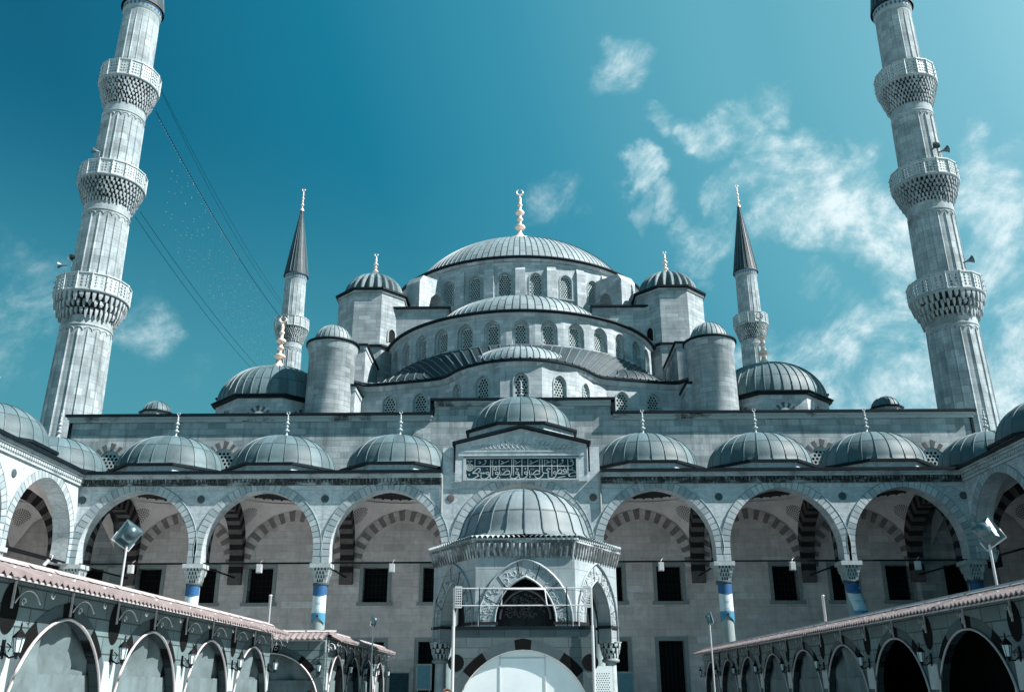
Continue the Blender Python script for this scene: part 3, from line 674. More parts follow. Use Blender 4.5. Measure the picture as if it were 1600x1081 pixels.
mb.grid([[(x,y,z) for x, y in offpath(sp_, o)] for o, z in pf], 0, None, True); mb.build('exedra_cornice', 'hall', mosque)
mb = MB(); pf = [(.24,21.03),(.36,21.07),(.36,21.17),(-.3,21.28)]
mb.grid([[(x,y,z) for x, y in offpath(sp_, o)] for o, z in pf], 0, None, False); mb.build('exedra_edge', 'cope', mosque)
# lead skirt between cornice and half-dome drum
mb = MB(); rows = []
N_ = 44
top = [(C1[0]+(RH-.05)*cos(-pi+pi*i/N_*1.0), C1[1]+(RH-.05)*sin(-pi+pi*i/N_)) for i in range(N_+1)]
def along(P, f):
    L = [0]
    for a, b in zip(P[:-1], P[1:]): L.append(L[-1]+hypot(b[0]-a[0], b[1]-a[1]))
    t = f*L[-1]
    for i in range(len(P)-1):
        if t <= L[i+1]+1e-9:
            k = (t-L[i])/max(1e-9, L[i+1]-L[i]); return (P[i][0]*(1-k)+P[i+1][0]*k, P[i][1]*(1-k)+P[i+1][1]*k)
    return P[-1]
bot = [along(offpath(sp_, .2), i/N_) for i in range(N_+1)]
for f, zz in ((0,21.26),(.3,22.05),(.65,22.95),(1,23.6)):
    rows.append([(bot[i][0]*(1-f)+top[i][0]*f, bot[i][1]*(1-f)+top[i][1]*f, zz) for i in range(N_+1)])
mb.grid(rows, 0, lambda i, j: (j*.75, [0,.9,1.9,3][i]), True)
for j in range(0, N_+1):
    if j % 1 == 0:
        pp = [Vector(rows[i][j]) for i in range(4)]; mb.tube([p+Vector((0,0,.03)) for p in pp], .05, 5, 1)
mb.build('lead_skirt', ['leaddark','rib'], mosque)
mb = MB()
pr = domeprof(3.8, 21.3, 1.7, 12); mb.lathe(pr, 112, (0,57.8), urep=56); ribs(mb, pr, (0,57.8), 56, w=.025, h=.04)
mb.build('exedra_dome', ['leadbig','rib'], mosque)
for sgn in (-1, 1):
    mb = MB(); pr = domeprof(4.3, 21.1, 1.8, 12); c = (sgn*6.7, 62.6)
    mb.lathe(pr, 40, c, -pi, 0, urep=20); ribs(mb, pr, c, 20, -pi, 0, .03, .05, closed=False); mb.build('exedra_dome', ['leaddark','rib'], mosque)

# ---- octagonal weight towers with lobed domes, stepped shoulders, round turrets
def lobed(n): return lambda t, z: 1-.05*(abs(cos(n*t/2)))**.5*1.0 if True else 1
for sgn in (-1, 1):
    c = (sgn*12.1, 68)
    mb = MB(); R8 = octo(2.65, c); mb.prism(R8, 24, 31.25, 0); mb.prism(octo(2.74, c), 31.0, 31.2, 0)
    tw = mb.build('corner_tower', 'tower', mosque)
    mb = MB(); mb.prism(octo(2.92, c), 31.25, 31.4, 0); e = mb.build('tower_edge', 'cope', mosque)
    mb = MB(); pr = [(2.5*cos(pi/2*i/14)**.85+(.03 if i == 14 else 0), 31.4+2.25*sin(pi/2*i/14)) for i in range(15)]
    mb.lathe(pr, 220, c, urep=22, rf=lambda t, z: 1-.13*abs(cos(11*t))**2.2)
    mb.build('tower_dome', 'lead', mosque)
    mb = MB(); finial(mb, c[0], c[1], 33.5, 2.3, .26, flare=.7); mb.build('finial', 'gold', mosque)
    # shoulder octagon
    mb = MB(); mb.prism(octo(3.15, c), 16.5, 26.2, 0); mb.build('tower_base', 'tower', mosque)
    mb = MB(); mb.prism(octo(3.35, c), 26.2, 26.36, 0); mb.build('shoulder_edge', 'cope', mosque)
    # small window in the tower's inner face
    a = -pi/4 if sgn < 0 else -3*pi/4
    mb = MB(); mb.poly([archloop(0, 27.0, 27.75, .3, .38, 5)], (0,-.012,0)); w_ = mb.build('window', 'dark')
    k = MB(); band(k, [(-.3,27.0)]+arch(0,27.75,.3,.38,5)+[(.3,27.0)], [(-.44,27.0)]+offset(arch(0,27.75,.3,.38,5),.14,0,0)+[(.44,27.0)], -.08, 0, rnd=False, ms=(0,0)); k = k.build('frame', 'frame'); k.parent = w_
    place(w_, mosque, inv(c[0]+2.65*cos(a), c[1]+2.65*sin(a)), a+pi/2)
    # buttress walls stepping to the front
    for (x0, x1, y0, y1, z) in ((11.0,13.4,59.6,65.4,24.3),(11.0,12.3,56.6,59.59,20.3)):
        xa, xb = (x0, x1) if sgn > 0 else (-x1, -x0)
        mb = MB(); mb.box(xa, xb, y0, y1, 16.5, z); mb.box(xa-.06, xb+.06, y0-.06, y1, z-.3, z-.004); mb.build('buttress_wall', 'hall', mosque)
        mb = MB(); mb.box(xa-.16, xb+.16, y0-.16, y1, z, z+.14); mb.build('buttress_coping', 'cope', mosque)
    # turret
    c = (sgn*12.75, 57)
    mb = MB(); mb.lathe([(1.56,16.5),(1.54,22.6),(1.60,22.66),(1.60,22.75),(1.68,23.0),(1.7,23.22)], 48, c); mb.build('round_turret', 'tower', mosque)
    mb = MB(); mb.lathe([(1.7,23.2),(1.80,23.22),(1.80,23.36),(1.2,23.46)], 48, c); mb.build('turret_edge', 'cope', mosque)
    mb = MB(); pr = domeprof(1.28, 23.4, 1.38, 12); mb.lathe(pr, 48, c, urep=24); ribs(mb, pr, c, 24, w=.02, h=.03); mb.build('turret_dome', ['leadbig','rib'], mosque)
    # hall corner block and its dome
    xa, xb = (13.0, 22.5) if sgn > 0 else (-22.5, -13.0)
    mb = MB(); mb.box(xa, xb, 63.6, 96, 16.5, 21.6); mb.build('gallery_block', 'wall', mosque)
    mb = MB(); mb.box(xa-.15, xb+.15, 63.4, 96.1, 21.6, 21.75); mb.build('gallery_coping', 'cope', mosque)
    c = (sgn*17.2, 60.1)
    mb = MB(); R8 = octo(3.62, c); mb.prism(R8, 16.5, 19.5, 0)
    mb.build('corner_dome_drum', 'hall', mosque)
    mb = MB(); mb.prism(octo(3.85, c), 19.5, 19.66, 0); mb.prism(octo(3.95, c), 19.66, 19.74, 0); mb.build('drum_edge', 'cope', mosque)
    for k in range(-2, 3):
        a = -pi/2+k*pi/4
        if k == 2*sgn: pass
        w_ = MB(); w_.poly([archloop(0, 17.2, 18.0, .5, .6, 6)], (0,-.01,0)); w_ = w_.build('window', 'dark')
        q = MB(); ol2, hs2 = lattice_loops(.5, 17.2, 18.0, .6, .2, .07, 6); q.poly([ol2]+hs2, (0,-.04,0), t=.02); q = q.build('grille', 'grille'); q.parent = w_
        q = MB(); a_ = arch(0, 18.0, .56, .66, 7); o_ = offset(a_, .34, 0, 0)
        for i in range(0, len(a_)-1, 2):
            A, B, C_, D = a_[i], a_[i+1], o_[i+1], o_[i]
            q.face([(D[0],-.012,D[1]),(A[0],-.012,A[1]),(B[0],-.012,B[1]),(C_[0],-.012,C_[1])], 0)
        q = q.build('voussoirs', 'stripeL'); q.parent = w_
        place(w_, mosque, inv(c[0]+3.62*cos(a), c[1]+3.62*sin(a)), a+pi/2)
    mb = MB(); pr = domeprof(3.9, 19.7, 3.0, 14, .92); mb.lathe(pr, 80, c, urep=40); ribs(mb, pr, c, 40, w=.04, h=.06); mb.build('corner_dome', ['lead','rib'], mosque)
    mb = MB(); finial(mb, c[0], c[1], 22.6, 4.2, .42, flare=1.15); mb.build('finial', 'gold', mosque)
    # small stair-head dome
    c = (sgn*25.9, 60)
    if sgn < 0: c = (-26.0+.6, 60)
    else: c = (25.2, 60)
    mb = MB(); mb.prism(octo(.95, c), 16.5, 19.45, 0); mb.build('stair_turret', 'wall', mosque)
    mb = MB(); mb.prism(octo(1.1, c), 19.45, 19.55, 0); mb.build('stair_turret_edge', 'cope', mosque)
    mb = MB(); pr = domeprof(.92, 19.55, .82, 10); mb.lathe(pr, 32, c, urep=16); ribs(mb, pr, c, 16, w=.025, h=.04); mb.build('stair_turret_dome', ['lead','rib'], mosque)

# ================================================================== MINARETS
def flute(n, d, z1, z2):
    def f(t, z):
        k = 1 if z1 < z < z2 else 0
        return 1+d*k*(max(0, cos(n*t))**10-.25)
    return f
def minaret(label, x, y, group='minarets of the mosque'):
    T = thing('minaret', label, 'minaret', (x, y, 0), 0, group)
    NF = 18
    segs = [(0, 24.5, 2.0, 1.60), (27.0, 33.05, 1.56, 1.50), (35.8, 41.15, 1.47, 1.42), (44.3, 49.9, 1.34, 1.28)]
    mb = MB()
    for i, (z0, z1, r0, r1) in enumerate(segs):
        L = z1-z0; zz = [0]+[z0+L*k/7 for k in range(1, 7)]
        prof = [(r0, z0-1.2 if z0 else 0), (r0, z0+.01)]
        e = z1-.75
        if i < 3:
            prof += [(r0+(r1-r0)*k/5, z0+(e-.55-z0)*k/5) for k in range(1, 6)]+[(r1, e-.36), (r1, e-.2), (r1+.005, e), (r1+.01, z1)]
            rf = flute(NF, .05, z0-.1 if z0 else 3, e-.34)
        else:
            prof += [(r0+(r1-r0)*k/4, z0+(z1-z0)*k/4) for k in range(1, 5)]
            rf = flute(NF, .04, z0-.1, z1-.4)
        mb.lathe(prof, NF*12, (x, y), rf=rf, smooth=False)
        if i < 3:   # little arches closing the flutes and the ring above
            mb.lathe([(r1,e+.0),(r1+.05,e+.03),(r1+.05,e+.12),(r1,e+.15)], 48, (x, y))
            for k in range(NF):
                t = 2*pi*(k)/NF; pts_ = [(x+(r1+.012)*cos(t+u*pi/NF), y+(r1+.012)*sin(t+u*pi/NF), e-.34+.22*sqrt(max(0,1-u*u))) for u in (-1,-.8,-.4,0,.4,.8,1)]
                mb.tube(pts_, .03, 4)
    mb.build('shaft', 'shaft', T)
    for bi, (zt, zb, zm, rb, rs, rows) in enumerate(((27.15,26.0,24.4,2.33,1.60,3),(35.85,34.75,33.0,2.2,1.50,4),(44.35,43.1,41.2,2.06,1.42,5))):
        q = MB(); muqarnas(q, (x, y), rs, zm, rb-.05, zb-.12, rows+2 if bi else 3, 42 if bi else 36, 0, 1)
        q.lathe([(rb-.25,zb-.14),(rb+.02,zb-.12),(rb+.06,zb-.02),(rb+.02,zb+.04),(rs-.2,zb+.05)], 64, (x, y)); b = q.build('balcony', ['muq','stripeD'], T)
        q = MB(); n = 16; ap = rb*cos(pi/n); hw = rb*sin(pi/n)
        for k in range(n):
            a = 2*pi*(k+.5)/n; U = Vector((-sin(a), cos(a), 0)); N = Vector((cos(a), sin(a), 0)); O = Vector((x, y, 0))+N*ap
            hl = []
            nx, nz_ = (3, 4) if bi != 0 else (2, 4)
            r_ = .085 if nx == 3 else .10
            for ii in range(nx):
                for jj in range(nz_):
                    cx_ = (-hw*.72)+(2*hw*.72)*(ii+.5)/nx; cz = zb+.14+(zt-zb-.28)*(jj+.5)/nz_
                    hl.append([(cx_+r_*cos(pi/3*u), cz+r_*sin(pi/3*u)) for u in range(6)])
            q.poly([rect(-hw+.01, hw-.01, zb+.04, zt-.02)]+hl, O, U, (0,0,1), 0, .07)
            va = 2*pi*k/n; cxx, cyy = x+(rb+.02)*cos(va), y+(rb+.02)*sin(va)
            q.tube([(cxx, cyy, zb-.02), (cxx, cyy, zt+.06)], .065, 5)
            for zz in (zb+.3, zb+.62, zt-.1):
                q.tube([(cxx, cyy, zz), (cxx+.13*cos(va), cyy+.13*sin(va), zz+.02)], .022, 4, 1)
        q.lathe([(rb-.06,zt-.03),(rb+.07,zt-.02),(rb+.07,zt+.05),(rb-.06,zt+.05)], n, (x, y), smooth=False)
        q = q.build('balustrade', ['whitestone','iron'], T)
    q = MB(); q.lathe([(1.28,49.75),(1.38,49.9),(1.40,50.4)], 48, (x, y)); 
    for k in range(28):
        a = 2*pi*k/28; q.poly([archloop(0,49.98,50.18,.07,.09,3)], (x+1.412*cos(a), y+1.412*sin(a), 0), (-sin(a), cos(a), 0), mi=1)
    q.build('tiled_frieze', ['frame','blue'], T)
    pr = [(1.56,50.35),(1.56,50.48),(1.48,50.6),(1.12,53.2),(.62,56.6),(.12,59.9),(.05,60)]
    q = MB(); q.lathe(pr, 40, (x, y), urep=20); ribs(q, pr[2:], (x, y), 20, w=.04, h=.05); q.build('spire', ['leaddark','rib'], T)
    q = MB(); finial(q, x, y, 59.9, 3.3, .22); q.build('finial', 'gold', T)
    return T
minaret('tall near minaret with three balconies at the left edge of the photo', -28.95, 55.4)
minaret('tall shaded near minaret with three balconies at the right edge of the photo', 28.9, 56.3)
minaret('slender far minaret with dark conical spire rising behind the left corner dome', -28.5, 103.5)
minaret('slender far minaret with dark conical spire rising behind the right corner dome', 28.5, 103.5)
def horn(label, loc, d, s=1.):
    d = Vector(d).normalized(); mb = MB(); p = Vector(loc)
    mb.tube([p-d*.25*s, p, p+d*.12*s, p+d*.3*s, p+d*.42*s], [.05*s,.06*s,.1*s,.2*s,.3*s], 12)
    mb.tube([p-d*.2*s, p-d*.2*s-Vector((0,0,.5*s))], .03*s, 5)
    tag(mb.build('loudspeaker_horn', 'lampbody'), label, 'loudspeaker', 'horn loudspeakers on the minaret balconies')
horn('single horn loudspeaker above the middle balcony of the left minaret', (-29.3,53.3,36.5), (-.8,-.6,0), .8)
horn('left of two horn loudspeakers above the lowest balcony of the left minaret', (-30.3,53.6,27.9), (-1,-.2,0), .8)
horn('upper of two horn loudspeakers above the lowest balcony of the left minaret', (-29.6,53.2,28.1), (.3,-1,.1), .8)
horn('dark round-faced horn loudspeaker above the middle balcony of the right minaret', (28.9,54.2,36.7), (.1,-1,0), .95)
horn('horn loudspeaker pointing right above the middle balcony of the right minaret', (29.6,54.4,36.6), (1,-.2,.3), .95)
horn('lone horn loudspeaker above the lowest balcony of the right minaret', (29.7,54.3,28.0), (1,-.3,.3), .95)

# light garland strung between the two left minarets
T = thing('light_garland', 'thin wires with hanging strings of tiny lights between the two left minarets', 'garland', (-28.9, 56, 0))
def cat(a, b, sag, n=24):
    a, b = Vector(a), Vector(b); return [a.lerp(b, i/n)-Vector((0,0,sag*4*(i/n)*(1-i/n))) for i in range(n+1)]
A1 = cat((-27.6,57.3,42.6), (-28.5,102.2,43.0), 1.1); A2 = cat((-27.4,57.0,44.5), (-28.3,102.0,44.6), 1.0); A4 = cat((-27.3,57.0,44.2), (-28.2,102.0,44.2), 1.5)
B1 = cat((-27.9,57.4,33.6), (-28.6,102.2,33.9), .9); B2 = cat((-27.5,57.2,33.9), (-28.2,102.2,34.4), .9)
for nm, P_, r_ in (('wire',A1,.035),('wire',A2,.016),('wire',A4,.016),('wire',B1,.022),('wire',B2,.022)):
    mb = MB(); mb.tube(P_, r_, 4); mb.build(nm, 'wire', T)
mb = MB(); ms_ = MB()
for i in range(34):
    f = .1+.86*i/33; p = A1[0].lerp(A1[-1], f)-Vector((0,0,1.1*4*f*(1-f)))
    L = 7.5; ms_.tube([p, p-Vector((0,0,L))], .006, 3)
    for k in range(16):
        if random.random() < .42:
            z = p.z-random.random()*L; s_ = .02
            mb.box(p.x-s_, p.x+s_, p.y-s_, p.y+s_, z-s_, z+s_)
for i in range(60):
    f = .02+.5*i/60; p = A1[0].lerp(A1[-1], f)-Vector((0,0,1.1*4*f*(1-f)+.12)); s_ = .02; mb.box(p.x-s_,p.x+s_,p.y-s_,p.y+s_,p.z-s_,p.z+s_)
o = ms_.build('strings', 'wire', T); o['kind'] = 'stuff'
o = mb.build('tiny_lights', 'bead', T); o['kind'] = 'stuff'

# ================================================================== ARCADES
def column(T, x, y, r=.33, zc=6.35, zt=7.25):
    mb = MB(); mb.lathe([(r*1.5,0),(r*1.5,.18),(r*1.2,.35),(r*1.05,.5),(r,.7),(r*.93,zc-.12)], 28, (x, y))
    c = mb.build('column', 'frame', T)
    q = MB(); q.lathe([(r*.95,zc-.14),(r*1.18,zc-.1),(r*1.2,zc),(r*.98,zc+.04)], 28, (x, y)); k = q.build('bronze_collar', 'boardmid', c)
    q = MB(); w0, w1 = r*1.0, .47; H = (zt-.18-zc)
    q.frustum([(x-w0*.8,y-w0*.8),(x+w0*.8,y-w0*.8),(x+w0*.8,y+w0*.8),(x-w0*.8,y+w0*.8)], zc, [(x-w1*.66,y-w1*.66),(x+w1*.66,y-w1*.66),(x+w1*.66,y+w1*.66),(x-w1*.66,y+w1*.66)], zt-.2, 1)
    for row in range(4):
        f = row/4; w = w0*.92+(w1-w0*.92)*(f+.25); z0 = zc+.03+H*f; z1 = z0+H*.27; n = 6
        for j in range(n-1 if row % 2 else n):
            for sd_ in range(4):
                u = -w+2*w*(j+(1. if row % 2 else .5))/n; hw = w/n*.66
                M4 = Matrix.Translation((x, y, 0)) @ Matrix.Rotation(sd_*pi/2, 4, 'Z')
                P0 = [(u-hw,-w,z1),(u+hw,-w,z1),(u+hw*.5,-w+.07,z0-.03),(u-hw*.5,-w+.07,z0-.03)]
                P1 = [(a, b+.14, c_) for a, b, c_ in P0]
                for qq in ([P0[3],P0[2],P0[1],P0[0]], [P0[1],P0[2],P1[2],P1[1]], [P0[3],P0[0],P1[0],P1[3]], [P0[2],P0[3],P1[3],P1[2]], [P0[0],P0[1],P1[1],P1[0]]):
                    q.face([tuple(M4 @ Vector(p)) for p in qq])
    q.box(x-w1-.03, x+w1+.03, y-w1-.03, y+w1+.03, zt-.2, zt)
    q.build('capital', ['whitestone','stripeD'], c)
def arcade(T, bays, piers, x0, x1, gable=None, sign=1, tie=True, domes=None, closed_back=True, extra=None, inner=True, smallcorner=True, rear=True):
    """local frame: facade at y=0 facing -y, galleries to y=6.8. bays=[(cx,halfwidth)]"""
    mat = wm(T)
    def B(mb, n, m, par=None):
        mb.xf(mat); return mb.build(n, m, par or T)
    ZI, ZS, ZT = 7.25, 7.9, 11.55
    lo = [(x0, ZI)]
    for cx, hw in bays:
        lo += [(cx-hw, ZI)]+arch(cx, ZS, hw, 2.9+(hw-2.7)*.6, 16)+[(cx+hw, ZI)]
    lo += [(x1, ZI), (x1, ZT), (x0, ZT)]
    mb = MB(); mb.poly([lo], (0,0,0), t=.8); B(mb, 'arcade_wall', 'facade')
    for cx, hw in bays:
        a_ = [(cx-hw, ZI), (cx-hw, ZI+.33)]+arch(cx, ZS, hw, 2.9+(hw-2.7)*.6, 16)+[(cx+hw, ZI+.33), (cx+hw, ZI)]
        o_ = [(cx-hw-.36, ZI), (cx-hw-.36, ZI+.33)]+offset(arch(cx, ZS, hw, 2.9+(hw-2.7)*.6, 16), .40, cx, ZS)+[(cx+hw+.36, ZI+.33), (cx+hw+.36, ZI)]
        mb = MB(); band(mb, a_, o_, -.045, 0, 1, (0,1), gap=.03); mb.poly([a_+o_[::-1]], (0,-.012,0), t=.01, mi=3)

        o2 = [(p[0], p[1]) for p in o_]; mb.tube([(p[0], -.045, p[1]) for p in o2[1:-1]], .017, 5, 2)
        # two dark keystones
        m_ = len(a_)//2
        for kk in (-1, 0):
            A, Bq, C_, D = a_[m_+kk], a_[m_+kk+1], o_[m_+kk+1], o_[m_+kk]
        B(mb, 'arch_band', ['band','band2','frame','joint'])
    # cornice
    for (xs, xe) in (((x0,-3.95),(3.88,x1)) if gable else ((x0,x1),)):
        mb = MB(); mb.box(xs, xe, -.10, 0, 11.02, 11.16)
        n = int((xe-xs)/.19)
        for i in range(n):
            xa = xs+(xe-xs)*i/n; mb.box(xa+.02, xa+.15, -.17, -.002, 11.17, 11.33)
        mb.box(xs, xe, -.06, -.001, 11.16, 11.34)
        B(mb, 'dentil_course', 'drip' if gable else 'drip2')
        mb = MB(); mb.box(xs, xe, -.22, 0, 11.342, 11.46); mb.box(xs, xe, -.3, 0, 11.46, 11.549)
        B(mb, 'cornice', 'drip2')
        mb = MB(); mb.box(xs, xe, -.42, 6.78 if gable else 7.5, 11.552, 11.7); B(mb, 'roof_edge', 'cope')
    # medallions in the spandrels
    for px in piers:
        q = MB()
        q.lathe([(.19,-.02),(.19,.03),(.16,.035),(.002,.036)], 20, (0,0)); q.xf(Matrix.Translation((px, 0, 10.35)) @ Matrix.Rotation(pi/2, 4, 'X'))
        B(q, 'medallion', 'stripeL' if gable and abs(px) < 5 else 'boardmid')
    # tie rod and columns
    if tie:
        mb = MB(); mb.box(x0+.3, x1-.3, .36, .44, 7.27, 7.35)
        for px in piers: mb.box(px-.035, px+.035, .44, 6.8, 7.27, 7.34)
        B(mb, 'tie_rod', 'iron')
    for px in piers:
        mt = mat @ Vector((px, .42, 0)); column(T, mt.x, mt.y, .36 if gable and abs(px) < 5 else .32)
    # inner arches across the gallery and vaults
    if inner:
        for px in list(piers)+([extra[1]] if extra else []):
            a_ = [(.8+.35, 6.95), (.8+.35, ZI+.3)]+arch(3.8, ZS, 2.65, 2.75, 14)+[(6.45, ZI+.3), (6.45, 6.95)]
            o_ = [(.8, 6.95), (.8, ZI+.3)]+[(min(6.8, max(.8, p[0])), min(11.3, p[1])) for p in offset(arch(3.8, ZS, 2.65, 2.75, 14), .75, 3.8, ZS)]+[(6.8, ZI+.3), (6.8, 6.95)]
            mb = MB(); band(mb, a_, o_, -.36, .36, 1, (0,1), rnd=False)
            mb.xf(Matrix.Translation((px, 0, 0)) @ Matrix.Rotation(pi/2, 4, 'Z')); B(mb, 'cross_arch', ['stripeD','stripeL'])
        for cx, hw in list(bays)+([(extra[0], 2.7)] if extra else []):
            W2 = hw+.36
            a_ = arch(cx, ZS-.1, hw-.30, 2.65, 15); o_ = offset(a_, .56, cx, ZS)
            mb = MB(); band(mb, a_, o_, 6.74, 6.8, 1, (0,1), rnd=False); B(mb, 'wall_arch', ['stripeM','inner'])
            # pendentive shell with round opening
            Rr = sqrt(W2*W2+3.2*3.2); z0 = 7.95 if hw < 3 else 7.6; ro = 2.85; mb = MB()
            for qd in range(4):
                rows = []
                for i in range(9):
                    t = qd*pi/2+pi/2*i/8; ex, ey = cos(t), sin(t)
                    tx = W2/abs(ex) if abs(ex) > 1e-6 else 1e9; ty = 3.2/abs(ey) if abs(ey) > 1e-6 else 1e9; rmx = min(tx, ty)
                    row = []
                    for j in range(7):
                        rr = ro+(rmx-ro)*j/6; row.append((cx+rr*ex, 3.75+rr*ey*.95, z0+sqrt(max(0, Rr*Rr-rr*rr))))
                    rows.append(row)
                mb.grid(rows, 0, None, True)
            zr = z0+sqrt(Rr*Rr-ro*ro)
            mb.lathe([(ro,zr-.02),(ro-.02,zr+.06),(ro-.14,zr+.08),(ro-.14,zr+.42),(ro-.05,zr+.45)], 40, (cx, 3.75), mi=0)
            v_ = B(mb, 'vault', ['plaster','stripeL'])
            mb = MB(); mb.lathe([(ro-.06,zr+.42)]+[((ro-.1)*cos(pi/2*i/8), zr+.45+(14.2-zr-.6)*sin(pi/2*i/8)) for i in range(9)], 32, (cx, 3.75)); B(mb, 'dome_lining', 'plaster')
            for sx in (-1, 1):
                # painted frieze ornaments and rosette on the rear pendentives
                t = atan2(3.2, sx*W2); rr = (ro+Rr)/2-.08; c_ = Vector((cx+rr*cos(t), 3.75+rr*sin(t)*.95, z0+sqrt(Rr*Rr-rr*rr)))
                nrm = (Vector((cx, 3.75, z0))-c_).normalized(); c_ += nrm*.05
                ux = nrm.cross(Vector((0,0,1))).normalized(); uy = ux.cross(nrm)
                mb = MB()
                for ring_, (rd, nd, sz) in enumerate(((.54,28,.044),(.42,22,.042),(.31,16,.040),(.2,11,.036),(.09,5,.036))):
                    for k in range(nd):
                        a = 2*pi*(k+.5*(ring_ % 2))/nd; pc = c_+ux*rd*cos(a)+uy*rd*sin(a)
                        er = (ux*cos(a)+uy*sin(a))*sz*1.05; et = (uy*cos(a)-ux*sin(a))*sz*.62
                        mb.face([pc-er-et, pc+er-et, pc+er+et, pc-er+et]); 
                B(mb, 'rosette', 'rosette')
            mb = MB()
            for k in range(34):
                a = 2*pi*k/34; rr = ro-.155
                def Pq(u, z): return (cx+rr*cos(a+u), 3.75+rr*sin(a+u), z)
                mb.face([Pq(-.05,zr+.25),Pq(0,zr+.13),Pq(.05,zr+.25),Pq(0,zr+.37)])
                mb.face([Pq(.085,zr+.2),Pq(.10,zr+.2),Pq(.10,zr+.3),Pq(.085,zr+.3)])
            B(mb, 'painted_frieze', 'rosette')
    # roof drums and domes
    for i, (cx, hw) in enumerate(bays if domes is None else domes):
        up = 0
        if gable and abs(cx) < 1: up = 2.05
        c = (cx, 3.4)
        ap = 2.95
        mb = MB(); mb.prism(octo(ap-.18, c), 11.7, 12.2+up, 0); B(mb, 'dome_drum', 'facade')
        mb = MB(); mb.prism(octo(ap, c), 12.2+up, 12.33+up, 0); B(mb, 'drum_edge', 'cope')
        pr = [(2.86,12.33+up),(2.76,12.4+up)]+[(2.74*cos(pi/2*i_/14)**.95+(.03 if i_ == 14 else 0), 12.42+up+1.95*sin(pi/2*i_/14)) for i_ in range(15)]
        mb = MB(); mb.lathe(pr, 72, c, urep=24); ribs(mb, pr, c, 24, w=.021, h=.032); dm = B(mb, 'dome', ['lead','rib'])
        mb = MB(); finial(mb, cx, 3.4, 14.36+up, 1.49 if not up else 1.2, .15); mb.xf(mat); mb.build('finial', 'whitestone', dm)
    if rear:
        ea, eb = (x0, x1+6.6) if x1 < 5 else (x0-6.6, x1)
        mb = MB(); mb.box(ea, eb, 6.8, 7.4, 0, 11.55); B(mb, 'rear_wall', 'inner')

front = thing('front_arcade', 'seven-bay pale marble arcade with small lead domes running across the courtyard front', 'arcade', (0, 44, 0), 0, 'courtyard arcades')
fb = [(-18.85,2.7),(-12.8,2.7),(-6.6,2.7),(0,3.1),(6.6,2.7),(12.7,2.7),(18.7,2.7)]
arcade(front, fb, [-21.72,-15.83,-9.7,-3.5,3.5,9.65,15.7,21.6], -21.9, 21.75, gable=True, rear=False)
# inner lining of the hall wall under the portico gives the warm stone tone
mb = MB(); holes = [rect(x-.88, x+.88, 5.82, 8.05) for x in wins_up if abs(x) < 23]+[rect(x-.88, x+.88, 1.17, 4.15) for x in wins_low]
mb.poly([[(-21.9,0),(-1.8,0),(-1.8,4.4),(1.8,4.4),(1.8,0),(21.75,0),(21.75,11.4),(-21.9,11.4)]]+holes, (0, 50.795, 0), t=.004); mb.build('gallery_wall', 'inner', front)
# raised portal block in the middle of the front arcade
mb = MB(); mb.poly([[(-3.3,11.14),(3.25,11.14),(3.25,13.0),(0,13.82),(-3.3,13.0)], rect(-2.9,2.84,11.24,12.4)], (0,43.84,0), t=.25)
mb.box(-3.3,3.25,44.1,45.2,11.7,12.98); mb.poly([rect(-3.94,-3.31,11.55,12.9)], (0,44.02,0), t=.9); mb.poly([rect(3.26,3.87,11.55,12.9)], (0,44.02,0), t=.9); mb.box(-3.3,3.25,43.99,44.09,11.56,12.9)
# coffer mouldings
for (x0_, x1_, z0_, z1_) in ((-3.15,3.1,12.42,12.5),(-3.15,3.1,12.62,12.68)): mb.box(x0_, x1_, 43.78, 43.839, z0_, z1_)
portal = mb.build('portal_block', 'facade', front)
mb = MB()
for i in range(23):
    x = -2.45+4.9*i/22; zz = 12.72; hh = .16+.42*(1-abs(x)/2.9)
    mb.tube([(x-.1,43.83,zz),(x,43.81,zz+hh*.55),(x+.1,43.83,zz+hh)], .022, 4)
    mb.tube([(x-.12,43.83,zz+hh*.6),(x,43.81,zz+hh*.3),(x+.12,43.83,zz+.05)], .018, 4)
mb.build('carved_relief', 'facade', portal)
mb = MB()
for s_ in (-1, 1):
    e = Vector((s_*3.45, 0, 12.98)); a = Vector((0, 0, 13.86))
    pts_ = [(e.x, e.z), (a.x, a.z), (a.x, a.z+.13), (e.x, e.z+.13)]
    mb.poly([pts_ if s_ < 0 else pts_[::-1]], (0,43.6,0), t=1.8)
    mb.box(min(s_*3.3,s_*3.38), max(s_*3.3,s_*3.38), 43.78, 43.86, 11.6, 12.95)
mb.build('gable_coping', 'cope', portal)
# inscription
ins = MB(); ins.box(-2.9,2.84,43.92,43.985,11.24,12.4); 
insc = ins.build('inscription_panel', 'calbg', front)
ins = MB()
for q in ((-2.9,2.84,11.2,11.27),(-2.9,2.84,12.3,12.36),(-2.9,-2.76,11.27,12.3),(2.7,2.84,11.27,12.3)): ins.box(q[0],q[1],43.82,43.92,q[2],q[3])
ins.build('frame', 'whitestone', insc)
def zx(p): return (-2.78+(p[0]-78)/(1532-78)*5.5, 12.3-(p[1]-98)/(385-98)*1.03)
strokes = []
def st(w, *pts): strokes.append((w, pts))
st(8, (200,205),(700,204),(1100,205),(1400,206),(1460,205),(1486,190),(1492,160),(1480,142))
for x, a, b in ((198,112,238),(403,110,335),(432,116,338),(517,112,262),(682,106,335),(706,106,338),(816,108,345),(894,106,300),(1048,106,298),(1082,106,292),(1113,112,212),(1208,108,352),(1283,106,292),(1419,104,325)):
    st(7.5, (x+6,a-1),(x,a+18),(x+1,(a+b)/2),(x-1,b))
